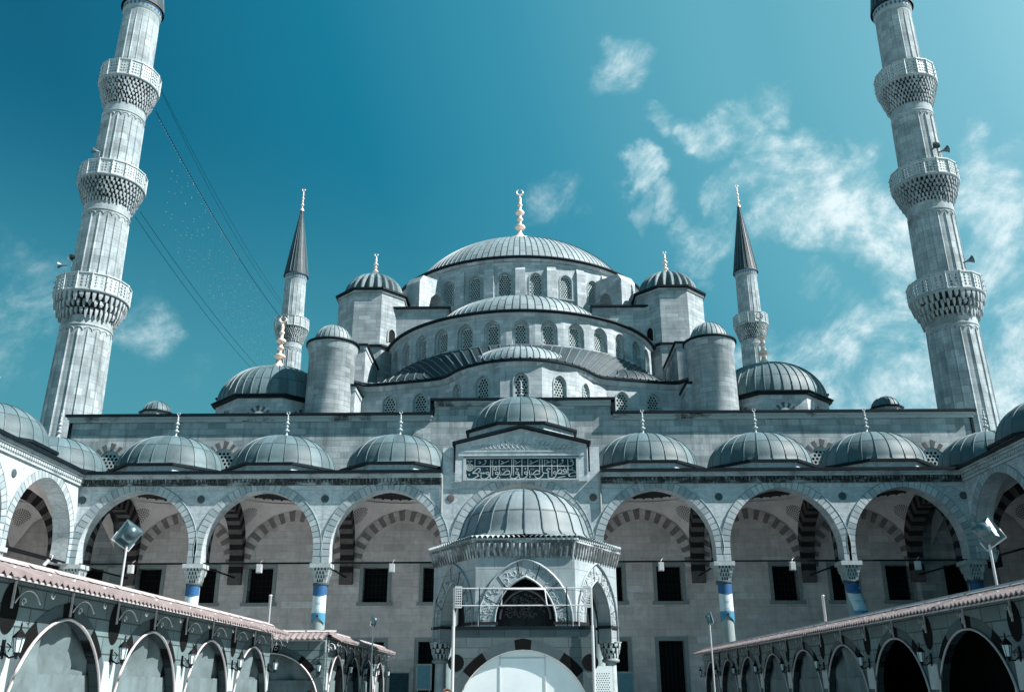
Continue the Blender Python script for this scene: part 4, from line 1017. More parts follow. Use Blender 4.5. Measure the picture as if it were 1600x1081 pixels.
def waw(x, y, s=1.): 
    st(7, *[(x+19*s*cos(t), y+17*s*sin(t)) for t in [i*pi/5 for i in range(11)]])
    st(8, (x+20*s,y+2),(x+16*s,y+35*s),(x-10*s,y+68*s),(x-50*s,y+80*s),(x-84*s,y+66*s),(x-90*s,y+36*s),(x-82*s,y+18*s))
waw(368,302); waw(486,302); waw(752,300); waw(868,300); waw(1246,300)
def sad(x, y):
    st(7.5, (x+46,y+6),(x+30,y-22),(x,y-20),(x-28,y+6),(x-44,y+30),(x,y+30),(x+40,y+20),(x+46,y+6))
    st(7.5, (x-44,y+30),(x-62,y+24),(x-66,y-4),(x-62,y+30),(x-88,y+28),(x-86,y-30))
sad(612,292); sad(1003,292)
st(8, (262,232),(232,238),(196,272),(170,302),(214,300),(240,320),(222,352),(170,380),(112,378),(84,350),(90,318))
for x in (276,300,324): st(6.5, (x+12,290),(x+8,306),(x-6,304),(x-10,286))
st(7.5, (262,232),(270,258),(240,296))
st(7, (450,212),(480,222),(488,246),(468,262),(448,244),(462,222),(440,205))
st(7.5, (1190,250),(1160,240),(1140,262),(1166,284),(1150,306),(1100,300),(1088,288))
st(8, (1100,300),(1086,336),(1040,376),(1000,368),(984,338))
st(7.5, (1398,262),(1372,252),(1358,276),(1384,290),(1402,270),(1396,306),(1360,316),(1290,314))
st(7.5, (1336,260),(1310,256),(1290,282),(1280,310),(1326,302),(1340,276),(1334,260))
st(8, (1440,262),(1470,258),(1500,278),(1530,302),(1490,300),(1450,312),(1428,334),(1440,350),(1500,346),(1530,330))
for a, b in (((530,186),(650,126)),((915,186),(1030,126)),((722,182),(796,134)),((1122,184),(1196,140)),((1280,372),(1385,350)),((205,355),(262,340))): st(6, a, ((a[0]+b[0])/2+5, (a[1]+b[1])/2-4), b)
for x, y in ((473,140),(473,164),(855,142),(855,166),(420,150),(1320,228),(1376,228),(1240,245),(880,372),(630,372),(360,244),(620,240)): st(6.5, (x-7,y-4),(x+7,y+3))
for x, y in ((338,128),(1352,124)): 
    st(6, *[(x+10*cos(t), y+9*sin(t)) for t in [i*pi/4 for i in range(9)]]); st(6, (x+10,y+4),(x-4,y+38),(x-46,y+56))
for x, y in ((262,140),(1240,140),(560,138),(936,138),(730,130),(1150,130),(1470,118)): st(5.5, (x-18,y-8),(x+6,y+2),(x+12,y+16),(x-20,y+24))
for x, y in ((560,250),(575,250),(590,250),(935,250),(950,250),(965,250)): st(5, (x,y-10),(x-1,y+12))
for x, y in ((745,244),(760,250),(1478,236),(860,240),(125,320),(1504,350),(520,360),(920,354)): st(5.5, (x-10,y-10),(x+8,y+2),(x-8,y+14))
# round emblem at the left end
for rd in (50, 43): st(4, *[(128+rd*cos(t), 218+rd*sin(t)) for t in [i*pi/10 for i in range(21)]])
for k in range(9):
    a = k*2*pi/9; st(5, (128+10*cos(a), 218+10*sin(a)), (128+26*cos(a+.7), 218+26*sin(a+.7)), (128+38*cos(a+.2), 218+38*sin(a+.2)))
st(5, (90,128),(112,140),(128,160),(146,140),(168,128)); st(5, (100,122),(128,132),(158,122))
mb = MB(); yy = 43.905
for w, P_ in strokes:
    # Catmull-Rom smoothing, flat raised ribbon
    Q = [Vector(zx(p)) for p in P_]; S_ = []
    if len(Q) > 2:
        for i in range(len(Q)-1):
            p0 = Q[max(i-1,0)]; p1 = Q[i]; p2 = Q[i+1]; p3 = Q[min(i+2,len(Q)-1)]
            for k in range(4):
                t = k/4; S_.append(.5*((2*p1)+(p2-p0)*t+(2*p0-5*p1+4*p2-p3)*t*t+(3*p1-p0-3*p2+p3)*t**3))
        S_.append(Q[-1])
    else: S_ = Q
    hw = w/(1532-78)*5.5*.72; n = len(S_); yy -= .00006
    L_, R_2 = [], []
    for i, p in enumerate(S_):
        d = (S_[min(i+1,n-1)]-S_[max(i-1,0)]).normalized(); nn = Vector((-d.y, d.x)); k = hw*(.55+.45*min(1, min(i, n-1-i)/2+.2))
        L_.append(p+nn*k); R_2.append(p-nn*k)
    for i in range(n-1):
        mb.face([(q.x, yy, q.y) for q in (R_2[i], R_2[i+1], L_[i+1], L_[i])])
        for A_, B_ in ((L_[i+1], L_[i]), (R_2[i], R_2[i+1])): mb.face([(A_.x,43.92,A_.y),(B_.x,43.92,B_.y),(B_.x,yy,B_.y),(A_.x,yy,A_.y)])
mb.build('lettering', 'whitestone', insc)
# rain pipes beside the portal block
for x in (-3.95, 3.85):
    mb = MB(); mb.tube([(x,43.9,11.5),(x,43.93,9.6)], .06, 8); mb.build('rain_pipe', 'iframe', front)

left = thing('left_arcade', 'sunlit bright white side arcade along the left edge of the courtyard', 'arcade', (-21.9, 44, 0), pi/2, 'courtyard arcades')
sb = [(-3.0-6.1*i, 2.7) for i in range(5)][::-1]
arcade(left, sb, [-6.05-6.1*i for i in range(5)][::-1], -30.5, .79, domes=[(3.4,2.7)]+sb, extra=(3.6,.4))
right = thing('right_arcade', 'shaded side arcade along the right edge of the courtyard', 'arcade', (21.75, 44, 0), -pi/2, 'courtyard arcades')
sb = [(3.0+6.1*i, 2.7) for i in range(5)]
arcade(right, sb, [6.05+6.1*i for i in range(5)], -.79, 30.5, domes=[(-3.4,2.7)]+sb, extra=(-3.6,-.4))
# corner blocks closing the arcade roof
for sgn, T_ in ((-1, left), (1, right)):
    x0_, x1_ = (21.8+.02, 29.2) if sgn > 0 else (-29.3, -21.95)
    mb = MB(); mb.box(x0_, x1_, 44.82, 50.78, 11.556, 11.694); mb.build('corner_roof', 'cope', T_)
    x2, x3 = (26.12, 28.6) if sgn > 0 else (-28.8, -26.42)
    mb = MB(); mb.box(x2, x3, 50.79, 51.3, 0, 11.69); mb.build('corner_wall', 'inner', T_)

# floodlight speakers hung on the tie rod
def hang_box(x, z, label, big=1):
    mb = MB(); mb.box(x-.13, x+.13, 44.22, 44.42, z-.2, z+.2); mb.box(x-.1, x+.1, 44.2, 44.22, z-.17, z+.17)
    mb.tube([(x+.02,44.35,z+.2),(x+.04,44.38,z+.32),(x+.14,44.4,z+.42)], .02, 5)
    tag(mb.build('hanging_speaker', 'metal'), label, 'speaker', 'white boxes hung from the arcade tie rods')
for x, w_ in ((-18.96,'first bay from the left'),(-12.72,'second bay from the left'),(-6.3,'bay just left of the kiosk'),(6.67,'bay just right of the kiosk'),(12.98,'second bay from the right'),(18.98,'last bay on the right')):
    hang_box(x, 7.05, 'white speaker box hanging from the tie rod in the '+w_)
def cctv(loc, label):
    x, y, z = loc; mb = MB(); mb.tube([(x,y,z),(x-.15,y-.1,z-.25)], .09, 8); mb.tube([(x,y,z+.25),(x+.15,y,z+.2),(x+.1,y,z)], .02, 5)
    tag(mb.build('wall_spotlight', 'metal'), label, 'spotlight', 'small white spotlights in the side arcades')
cctv((-21.4,41.2,7.1), 'small white spotlight hanging under the first arch of the left arcade')
cctv((21.2,41.2,7.1), 'small white spotlight hanging under the first arch of the right arcade')
mb = MB(); mb.box(-21.98,-21.9,14,44,7.27,7.35)
mb.build('side_tie_rod', 'iron', left)

# banners on the columns
def banner(x, label, swing=0, zlen=1.0):
    T = thing('banner', label, 'banner', (x, 44.42, 0), 0, 'blue and white banners tied to the columns')
    zt, zb = 6.22, 4.45; r = .355; N = 12
    def pt(a, z, dr=0):
        k = (zt-z)/(zt-zb); off = swing*max(0, k-.1)**1.4
        return (x+(r+dr)*sin(a)+off, 44.42-(r+dr)*cos(a)-abs(off)*.6, z)
    def strip(z0, z1, name, m, dr, cut=None, wave=None):
        mb = MB(); rows = []
        for i in range(5):
            rows.append([pt(-1.15+2.3*j/N, (z0+(z1-z0)*i/4 if not cut else (z0+(cut(j/N)) )*(1-i/4)+z1*i/4), dr) for j in range(N+1)])
        mb.grid(rows, 0, None, True)
        back = [[(p[0]*1.0, p[1]+.012, p[2]) for p in row[::-1]] for row in rows]; mb.grid(back, 0, None, True)
        return mb.build(name, m, T)
    strip(zb+.5, zt, 'cloth', 'white', 0)
    strip(zt-.42, zt, 'dark_blue_top', 'blue', .006, cut=lambda u: -.07*sin(pi*u))
    strip(zb, zb+.52, 'light_blue_tail', 'sky_blue', .006, cut=lambda u: .34*(1-abs(2*u-1)))
    mb = MB()
    for (z, hw) in ((5.42,.38),(5.36,.3),(5.1,.2),(5.02,.5),(4.95,.3)):
        for s_ in range(int(hw*20)):
            if s_ % 3 == 2: continue
            a = -hw+2*hw*s_/(hw*20); mb.face([pt(a,z-.018,.008),pt(a+.06,z-.018,.008),pt(a+.06,z+.018,.008),pt(a,z+.018,.008)])
    mb.build('printed_lines', 'sky_blue', T)
    mb = MB(); mb.face([pt(.16*cos(t)*.9, 4.82+.07*sin(t), .009) for t in [i*pi/6 for i in range(12)]]); mb.build('round_emblem', 'stripeD', T)
    mb = MB(); mb.face([pt(.3*cos(t), 5.72+.1*sin(t), .008) for t in [i*pi/5 for i in range(6)]]+[pt(.1*cos(t), 5.72+.05*sin(t), .008) for t in [pi-i*pi/5 for i in range(6)]]); mb.build('crest', 'pane_blue', T)
banner(-15.83, 'blue and white banner on the second arcade column from the left')
banner(-9.7, 'blue and white banner on the column between the second and third arches from the left')
banner(9.65, 'flat blue and white banner on the first column to the right of the kiosk')
banner(15.7, 'twisted wind-blown blue and white banner on the second column right of the kiosk', .42)
banner(21.6, 'shaded blue and white banner at the right inner corner of the arcade')

# ================================================================== FOUNTAIN KIOSK
KX, KY = .08, 30
K = thing('fountain_kiosk', 'six-sided carved marble fountain kiosk with a ribbed lead dome in the middle of the courtyard', 'kiosk', (KX, KY, 0))
RK = 2.96
hexa = lambda r: [(KX+r*cos(pi/3*i), KY+r*sin(pi/3*i)) for i in range(6)]
H6 = hexa(RK)
mb = MB(); mbd = MB(); mba = MB()
for i in range(6):
    a, b = H6[i], H6[(i+1) % 6]; d = Vector((b[0]-a[0], b[1]-a[1], 0)); L = d.length; d.normalize(); nrm = d.cross(Vector((0,0,1)))
    lo = [(0,2.95),(L/2-.9,2.95)]+arch(L/2, 3.45, .9, 1.3, 10)+[(L/2+.9,2.95),(L,2.95),(L,5.45),(0,5.45)]
    mb.poly([lo], (a[0], a[1], 0), d, (0,0,1), 0, .42)
    M4 = Matrix(((d.x, -nrm.x, 0, a[0]), (d.y, -nrm.y, 0, a[1]), (0,0,1,0), (0,0,0,1)))
    q = MB(); o1 = [(L/2-1.38,2.98),(L/2-1.38,3.4)]+arch(L/2, 3.45, 1.38, 1.82, 10)+[(L/2+1.38,3.4),(L/2+1.38,2.98)]
    q.tube([(p[0],-.02,p[1]) for p in o1], .04, 5)
    i1 = [(L/2-.9,2.98),(L/2-.9,3.4)]+arch(L/2, 3.45, .9, 1.3, 10)+[(L/2+.9,3.4),(L/2+.9,2.98)]
    q.tube([(p[0],-.01,p[1]) for p in i1], .03, 5)
    oj = o1
    for k in range(2, len(i1)-2, 3): q.tube([(i1[k][0],-.004,i1[k][1]), (oj[k][0],-.004,oj[k][1])], .012, 4, 1)
    # carved arabesque between the arches
    random.seed(i)
    for k in range(60):
        t = random.random()*pi; rr = .98+.34*random.random(); cx_ = L/2+rr*cos(t)*1.02; cz = 3.42+rr*sin(t)*1.28
        s_ = .05+.03*random.random(); a0_ = random.random()*6
        if cz < 3.05 or cz > 5.0: continue
        q.tube([(cx_+s_*cos(a0_+u*.8), -.006, cz+s_*sin(a0_+u*.8)) for u in range(6)], .012, 3)
    q.xf(M4); b_ = len(mba.v); mba.v += q.v; mba.f += [tuple(b_+z for z in f) for f in q.f]; mba.m += q.m; mba.uv += q.uv; mba.sm += q.sm
mb.build('arch_walls', 'carved', K); mba.build('carved_mouldings', ['carved','stripeD'], K)
# impost ledge
mb = MB()
for i in range(6):
    a, b = H6[i], H6[(i+1) % 6]; d = Vector((b[0]-a[0], b[1]-a[1], 0)); L = d.length; d.normalize(); nrm = d.cross(Vector((0,0,1)))
    for s0, s1 in ((0,.66),(L-.66,L)):
        mb = MB(); mb.poly([rect(s0,s1,3.38,3.46)], Vector((a[0],a[1],0))+nrm*.05, d, (0,0,1), 0, .47); mb.build('impost_ledge', 'stripeD', K)
# cornice with upright flutes, dripping black crust, scalloped edge
mb = MB()
Ha, Hb = hexa(RK+.02), hexa(RK+.13)
mb.frustum(Ha, 5.35, Hb, 5.72, 0); mb.prism(hexa(RK+.17), 5.72, 5.80, 0)
for i in range(6):
    a, b = Vector(Ha[i]), Vector(Ha[(i+1) % 6]); c, e = Vector(Hb[i]), Vector(Hb[(i+1) % 6])
    for k in range(17):
        f = (k+.5)/17; p = a.lerp(b, f); r_ = c.lerp(e, f); mb.tube([(p.x,p.y,5.30),(p.x*.6+r_.x*.4,p.y*.6+r_.y*.4,5.46),(r_.x,r_.y,5.72)], [.05,.06,.075], 6)
mb.build('cornice', 'drip3', K)
mb = MB(); He = hexa(RK+.19)
for i in range(6):
    a, b = Vector(He[i]), Vector(He[(i+1) % 6]); n = 20
    for k in range(n):
        p = a.lerp(b, (k+.5)/n); d = (p-Vector((KX,KY))).normalized(); mb.tube([(p.x+d.x*.03,p.y+d.y*.03,5.86),(p.x-d.x*.5,p.y-d.y*.5,5.95)], .075, 8)
mb.prism(hexa(RK+.18), 5.801, 5.86, 0); mb.build('scalloped_eave', 'whitestone', K)
mb = MB()
NK = 24
pr = [(2.55,6.0),(2.3,6.06),(2.16,6.22),(2.1,6.45),(2.0,6.75),(1.8,7.1),(1.5,7.4),(1.1,7.62),(.6,7.76),(.2,7.81),(.03,7.82)]
mb.frustum(hexa(RK+.13), 5.9, [(KX+2.5*cos(pi/3*i), KY+2.5*sin(pi/3*i)) for i in range(6)], 6.02, 0)
mb.lathe(pr, 96, (KX, KY), urep=NK); ribs(mb, pr, (KX, KY), NK, w=.022, h=.036); mb.build('dome', ['leadpale','rib'], K)
for i in range(6):
    x, y = KX+(RK-.28)*cos(pi/3*i), KY+(RK-.28)*sin(pi/3*i)
    mb = MB(); mb.lathe([(.3,0),(.3,.2),(.22,.3),(.19,.4),(.17,2.38)], 20, (x, y)); c_ = mb.build('column', 'whitestone', K)
    q = MB(); q.lathe([(.17,2.36),(.27,2.4),(.28,2.46),(.2,2.52)], 20, (x, y)); q.build('collar', 'iframe', c_)
    q = MB(); muqarnas(q, (x, y), .2, 2.5, .34, 2.96, 3, 12, 0, 1); q.lathe([(.34,2.96),(.37,2.97),(.37,3.0)], 6, (x, y)); q.build('capital', ['whitestone','stripeD'], c_)
    # spandrel posts
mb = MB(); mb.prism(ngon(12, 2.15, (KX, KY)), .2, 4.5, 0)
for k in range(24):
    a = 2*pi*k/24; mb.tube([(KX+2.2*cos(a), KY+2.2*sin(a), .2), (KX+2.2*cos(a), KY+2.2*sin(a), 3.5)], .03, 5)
core = mb.build('shade_core', 'shadecore', K)  # added dark core with grille bars, standing in for shade inside the kiosk
mb = MB(); aa = arch(KX, 3.55, .75, .85, 9); mb.tube([(p[0], KY-2.27, p[1]) for p in aa], .035, 5)
for k in range(70):
    t = random.random()*pi; rr = random.random()**.5*.62; cx_ = KX+rr*cos(t); cz = 3.62+rr*sin(t); s_ = .05; a0_ = random.random()*6
    mb.tube([(cx_+s_*cos(a0_+u), KY-2.25, cz+s_*sin(a0_+u)) for u in range(5)], .013, 3)
mb.build('carved_tympanum', 'stripeL', core)
mb = MB(); mb.prism(ngon(12, 1.5, (KX, KY)), 0, .19, 0); mb.build('basin', 'carved', K)
mb = MB(); mb.prism(hexa(RK+.7), 0.002, .16, 0); mb.build('plinth', 'carved', K)
mb = MB(); mb.lathe([(2.5,5.2)]+[(2.5*cos(pi/2*i/8), 5.2+.75*sin(pi/2*i/8)) for i in range(9)], 24, (KX, KY)); mb.build('ceiling', 'stripeL', K)

# ================================================================== BOOTH with painted stone front
def painted_front(mb, L, cx, hw, apex, zt, feet=0., t=.12, medal=(), zs=None):
    """wall panel in local frame (x along, y=0 front) with round-pointed arch opening"""
    zs = apex-hw*1.02 if zs is None else zs
    zs = max(.05, zs)
    lo = [(0,0),(cx-hw,0)]+arch(cx, zs, hw, apex-zs, 14)+[(cx+hw,0),(L,0),(L,zt),(0,zt)]
    mb.poly([lo], (0,0,0), t=t)
    a_ = [(cx-hw,0.02)]+arch(cx, zs, hw, apex-zs, 14)+[(cx+hw,0.02)]
    o_ = [(cx-hw-.2,0.02)]+offset(arch(cx, zs, hw, apex-zs, 14), .2, cx, zs)+[(cx+hw+.2,0.02)]
    n = len(a_)-1
    for i in range(n):
        j = i if i < n/2 else n-1-i
        mi = 1 if (j in (n//2-1,) or j % 4 == 1 or (n//2-1-j) in (0,)) else 2
        mi = 1 if (j in (7,8,9) or j >= n//2-1 or j in (1,2)) else 2
        A, B_, C_, D = a_[i], a_[i+1], o_[i+1], o_[i]
        mb.face([(A[0],-.006,A[1]),(B_[0],-.006,B_[1]),(C_[0],-.006,C_[1]),(D[0],-.006,D[1])][::-1], mi)
        mb.face([(A[0],-.006,A[1]),(B_[0],-.006,B_[1]),(B_[0],t+.002,B_[1]),(A[0],t+.002,A[1])], mi)
    for (mx_, mz, rx, rz_) in medal:
        mb.face([(mx_+rx*cos(u*pi/12), -.008, mz+rz_*sin(u*pi/12)) for u in range(24)], 1)
    return a_
Bt = thing('painted_booth', 'booth painted as stone blocks round a big white arched screen before the kiosk', 'booth', (-1.47, 20, 0))
mb = MB(); a_ = painted_front(mb, 2.94, 1.47, 1.42, 2.42, 2.82, zs=.98, medal=((.06,2.16,.17,.17),(2.88,2.16,.17,.17))); mb.build('front_panel', ['board2','boarddark','boardmid'], Bt, True)
mb = MB(); mb.box(0,2.94,1.2,1.3,0,2.8); mb.box(0,.1,.14,1.2,0,2.8); mb.box(2.84,2.94,.14,1.2,0,2.8); mb.box(0,2.94,.125,1.3,2.78,2.815); mb.build('side_panels', 'board', Bt, True)
mb = MB(); mb.box(-.03,2.97,-.04,1.33,2.82,2.89); mb.build('top_coping', 'cope', Bt, True)
mb = MB(); mb.poly([archloop(1.47,0.02,.98,1.41,1.43,14)], (0,.09,0), t=.03); sc = mb.build('arched_screen', 'screen', Bt, True)
mb = MB()
for x in (.98, 1.93): mb.box(x-.012,x+.012,.075,.089,.05,2.3)
mb.box(.98,1.93,.075,.088,2.24,2.26); mb.build('screen_battens', 'metal', Bt, True)
mb = MB(); mb.tube([(p[0],.03,p[1]) for p in a_], .022, 6); mb.build('arch_trim', 'metal', Bt, True)
# poles, rail and lamp arrays standing on the booth
for i, x in enumerate((-1.47, 1.47)):
    T = thing('lamp_array', ('left' if i == 0 else 'right')+'most white perforated lamp panel on a thin pole beside the booth', 'lamp', (x, 19.9, 0), 0, 'perforated lamp panels by the booth')
    mb = MB(); mb.tube([(0,0,0),(0,0,3.68)], .022, 8); mb.tube([(0,0,0),(0,0,2.9)], .034, 8); mb.build('pole', 'metal', T, True)
    mb = MB(); x0_ = .02 if i == 0 else -.17
    hl = [[(x0_+.03+.045*a+.02*cos(k*pi/3), 3.30+.05*b+.018*sin(k*pi/3)) for k in range(6)] for a in range(3) for b in range(8)]
    mb.poly([rect(x0_, x0_+.15, 3.26, 3.71)]+hl, (0,-.03,0), t=.03); mb.build('panel', 'metal', T, True)
T = thing('guard_rail', 'thin pale metal railing frame above the booth roof', 'railing', (0, 20.05, 2.9))
mb = MB()
for z in (.42, .78): mb.tube([(-1.45,0,z),(1.45,0,z)], .014, 6)
mb.build('rails', 'metal', T, True)
mb = MB()
for x in (-.93,.95): mb.tube([(x,0,0),(x,0,.8)], .014, 6)
mb.build('posts', 'iron', T, True)
mb = MB(); mb.tube([(-.46,-.01,.42),(-.42,-.01,.76),(.48,-.01,.76),(.52,-.01,.42)], .02, 6); mb.build('inner_frame', 'metal', T, True)
# perforated panel to the right
T = thing('perforated_panel', 'small speckled grey perforated panel right of the booth', 'panel', (1.72, 20.6, 0))
mb = MB(); hl = [[(-.15+.05*a+(.025 if b % 2 else 0)+.016*cos(k*pi/2), .1+.045*b+.016*sin(k*pi/2)) for k in range(4)] for a in range(6) for b in range(42)]
mb.poly([rect(-.19,.2,.04,2.1)]+hl, (0,0,0), t=.02); mb.build('sheet', 'screen', T, True)
mb = MB(); mb.box(-.19,.2,.05,.4,.02,2.08); mb.build('case', 'iron', T, True)

# ================================================================== COVERED WALKS (painted fronts, tiled awnings)
def lantern_mesh():
    parts = []
    q = MB(); q.box(-.03,.03,-.02,.02,-.22,.1); q.tube([(0,-.02,-.12),(0,-.14,-.2),(0,-.26,-.17)], .018, 5); q.tube([(0,-.1,-.1),(0,-.14,-.02),(0,-.06,.04)], .012, 5); parts.append(('bracket', q, 'iron'))
    q = MB(); q.lathe([(.03,-.22),(.02,-.18),(.055,-.13),(.06,-.11)], 6, (0,-.26), smooth=False); q.lathe([(.12,.13),(.11,.16),(.06,.22),(.02,.27),(.012,.33),(.02,.34),(.004,.4)], 6, (0,-.26), smooth=False)
    for k in range(6):
        a = k*pi/3; q.tube([(.06*cos(a),-.26+.06*sin(a),-.11),(.1*cos(a),-.26+.1*sin(a),.13)], .007, 4)
    parts.append(('cap', q, 'iron'))
    q = MB(); q.lathe([(.056,-.11),(.094,.13)], 6, (0,-.26), smooth=False); q.lathe([(.09,.128),(.002,.129)], 6, (0,-.26), smooth=False); parts.append(('glass', q, 'glass'))
    return parts
LPARTS = [(n, q.mesh(n, m)) for n, q, m in lantern_mesh()]
def lantern(loc, rz, label):
    T = thing('wall_lantern', label, 'lantern', loc, rz, 'black wall lanterns on the covered walks')
    for n, me in LPARTS:
        o = bpy.data.objects.new(n, me); COL.objects.link(o); o.parent = T; o.scale = (.68,.68,.68)
def covered_walk(name, label, loc, rz, bay, nb, dark=(), lamp_names=None, roof=True, zt=3.0, hang=(), awn=True, hw=None, fabric_line=True, depth=2.2, lamps=True, ends=True):
    """local: wall runs along +x from 0 in nb bays, front faces -y"""
    T = thing(name, label, 'covered walk', loc, rz, 'covered walks with painted arches')
    L = bay*nb; hw = hw or bay*.5-.17; apex = 2.57
    mb = MB()
    for k in range(nb):
        q = MB(); md = ((0.001,2.60,.2,.30),) if k else ()
        a_ = painted_front(q, bay, bay/2, hw, apex, zt, zs=1.17, medal=md)
        q.v = [(p[0]+k*bay, p[1], p[2]) for p in q.v]; q.uv = [None if u is None else [(c[0]+k*bay, c[1]) for c in u] for u in q.uv]
        b_ = len(mb.v); mb.v += q.v; mb.f += [tuple(b_+z for z in f) for f in q.f]; mb.m += q.m; mb.uv += q.uv; mb.sm += q.sm
        tr = MB(); tr.tube([(p[0]+k*bay, -.03, p[1]) for p in a_], .022, 6); tr.build('arch_trim', 'pinkmetal', T, True)
    mb.build('painted_wall', ['board','boarddark','boardmid'], T, True)
    mb = MB(); mb.box(0, L, -.012, -.0, 2.93, 2.95); mb.box(0, L, .2, depth, zt-.03, zt-.01); mb.build('lintel_line', 'cope', T, True)
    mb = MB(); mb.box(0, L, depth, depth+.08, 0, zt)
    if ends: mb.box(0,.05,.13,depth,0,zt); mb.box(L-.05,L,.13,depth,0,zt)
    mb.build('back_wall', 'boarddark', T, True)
    # fabric screens with a scalloped hem and sagging upper cloth
    for k in range(nb):
        if k in dark:
            continue
        q = MB(); cx = (k+.5)*bay; rows = []
        zs_ = [0.02,.6,1.1,1.3,1.5,1.7,1.9,2.05,2.2,2.3,2.4,2.48,2.7]
        for zi, z in enumerate(zs_):
            ww = hw
            if z > 1.17:
                h_ = apex-1.17; c = max(0,(h_*h_-hw*hw)/(2*hw)); rr = hw+c; dz = z-1.17; ww = max(.05, sqrt(max(0, rr*rr-dz*dz))-c)
            row = []
            for j in range(25):
                u = -1+2*j/24; x = cx+u*(ww+.07); fold = .03*sin(j*1.1+k*2+z*1.5)+.02*sin(j*2.3+z)
                x = (k+j/24)*bay; row.append((x, .20+fold*(1.2 if z < 1.9 else 1.8)+.03*sin(3*u+z*7)*(z > 1.8), z))
            rows.append(row)
        q.grid(rows, 0, None, True)
        # lower hem strip
        h = [[(cx+(-1+2*j/36)*hw*.97, .15+.015*sin(j*1.3), zz+(.02*(j % 2) if zz > 1 else 0)) for j in range(37)] for zz in (.02,.9,1.86)]
        q.grid(h, 0, None, True); q.build('fabric_screen', 'fabric', T, True)
    # white scalloped cloth behind the spandrels
    if fabric_line:
        for k in range(nb+1):
            q = MB(); x = k*bay
            top_ = []
            for s_ in range(8):
                xa = min(L, max(0, x-.20+s_*.057)); top_.append((xa, 2.04)); 
                if s_ < 7 and 0 <= x-.17+s_*.057 <= L: top_.append((x-.17+s_*.057, 2.065))
            q.poly([[(top_[0][0], 1.62), (top_[-1][0], 1.62)]+top_[::-1]], (0,-.014,0), t=.012)
            q.build('pier_cloth', 'cloth', T, True)
    # awning: sheets of tile falling to the eave, corrugated edge
    q = MB(); nc = int(L/.075); top, mid, bot = [], [], []
    for j in range(nc+1):
        x = -.05+(L+.1)*j/nc; b2 = .026*(1 if j % 2 else -1)+random.uniform(-.007,.007)-(.03 if random.random() < .03 else 0)
        top.append((x,.12,3.15)); mid.append((x,-.16,3.03+b2*.6)); bot.append((x,-.42,2.935+b2))
    q.grid([bot, mid, top], 0, None, False)
    q.grid([[(p[0],p[1],p[2]-.035) for p in r_] for r_ in (top, mid, bot)], 1, None, False)
    for j in range(nc): q.face([(bot[j][0],bot[j][1],bot[j][2]-.035),(bot[j+1][0],bot[j+1][1],bot[j+1][2]-.035),bot[j+1],bot[j]], 0)
    q.box(-.05, L+.05, .10, .16, 3.12, 3.19, 2)
    random.seed(nb)
    xx = 0
    while xx < L:
        w_ = .5+random.random()*.5; q.face([(xx,.02,3.125),(xx+w_,.02,3.125),(xx+w_,.115,3.18),(xx,.115,3.18)], 2); xx += w_+.12*random.random()
        q.box(xx-.02, xx+.02, -.2, -.16, 3.02, 3.05, 3)
    q.box(-.05, L+.05, .16, 1.2, 3.09, 3.15, 0)
    q.build('tiled_awning', ['tile','tileedge','pinkmetal','screen'], T, True)
    q = MB(); q.box(-.05, L+.05, -.40, -.37, 2.865, 2.89); q.build('eave_rail', 'pinkmetal', T, True)
    bm_ = None
    for k in range(2*nb+1):
        x = 0
        if bm_ is None:
            q = MB(); q.box(x-.010, x+.010, -.04, -.015, 2.6, 2.92)
            q.tube([(x+.02+.14*(1-cos(u*pi/8)) , -.05-.02*u, 2.66+.16*sin(u*pi/8)) for u in range(9)], .009, 4)
            q.tube([(x+.12+.055*cos(u*pi/5)*(1-u*.06), -.1, 2.68+.055*sin(u*pi/5)*(1-u*.06)) for u in range(11)], .008, 4)
            q.tube([(x+.42+.05*cos(u*pi/5+2)*(1-u*.05), -.3, 2.78+.05*sin(u*pi/5+2)*(1-u*.05)) for u in range(8)], .008, 4)
            bm_ = q.mesh('scroll_bracket', 'metal')
        o = bpy.data.objects.new('scroll_bracket', bm_); COL.objects.link(o); o.parent = T; o.location = (k*bay/2, 0, 0)
    if lamps:
        M4 = wm(T)
        for k in range(nb+1):
            if lamp_names and k in lamp_names:
                p = M4 @ Vector((min(max(k*bay, .12), L-.12), -.015, 2.17)); lantern(p, rz, lamp_names[k])
    return T
ordn = ['nearest','second nearest','third nearest','fourth nearest','fifth nearest','sixth nearest','farthest']
# left walk: along Y facing +X : local +x -> +Y when rz = pi/2 (front -y -> +x)
LB = 3.0
covered_walk('covered_walk', 'long pink-tiled covered walk with fabric-filled arches at lower left', (-6.2, 5.2, 0), pi/2, LB, 6,
    lamp_names={1: 'nearest black wall lantern of the left walk, at the left frame edge', 2: 'black wall lantern at the bottom left corner of the photo', 3: 'black wall lantern between the first and second full arches at lower left', 4: 'black wall lantern between the second and third full arches at lower left', 5: 'black wall lantern between the third and fourth arches at lower left', 6: 'black wall lantern at the far end of the long left walk'})
covered_walk('covered_walk', 'short end wall of the covered walk with a wide dark-edged arch facing the viewer', (-8.4, 26.1, 0), 0, 2.96, 1, hw=1.36, fabric_line=False, ends=False,
    lamp_names={1: 'black wall lantern at the corner where the short left walk turns'})
covered_walk('covered_walk', 'smaller pink-tiled covered walk with four narrow arches left of the kiosk', (-5.42, 26.25, 0), pi/2, 2.75, 4, fabric_line=True, ends=False,
    lamp_names={1: 'black wall lantern after the first narrow arch left of the kiosk', 2: 'black wall lantern after the second narrow arch left of the kiosk', 3: 'black wall lantern after the third narrow arch left of the kiosk', 4: 'black wall lantern at the far end of the narrow arches left of the kiosk'})
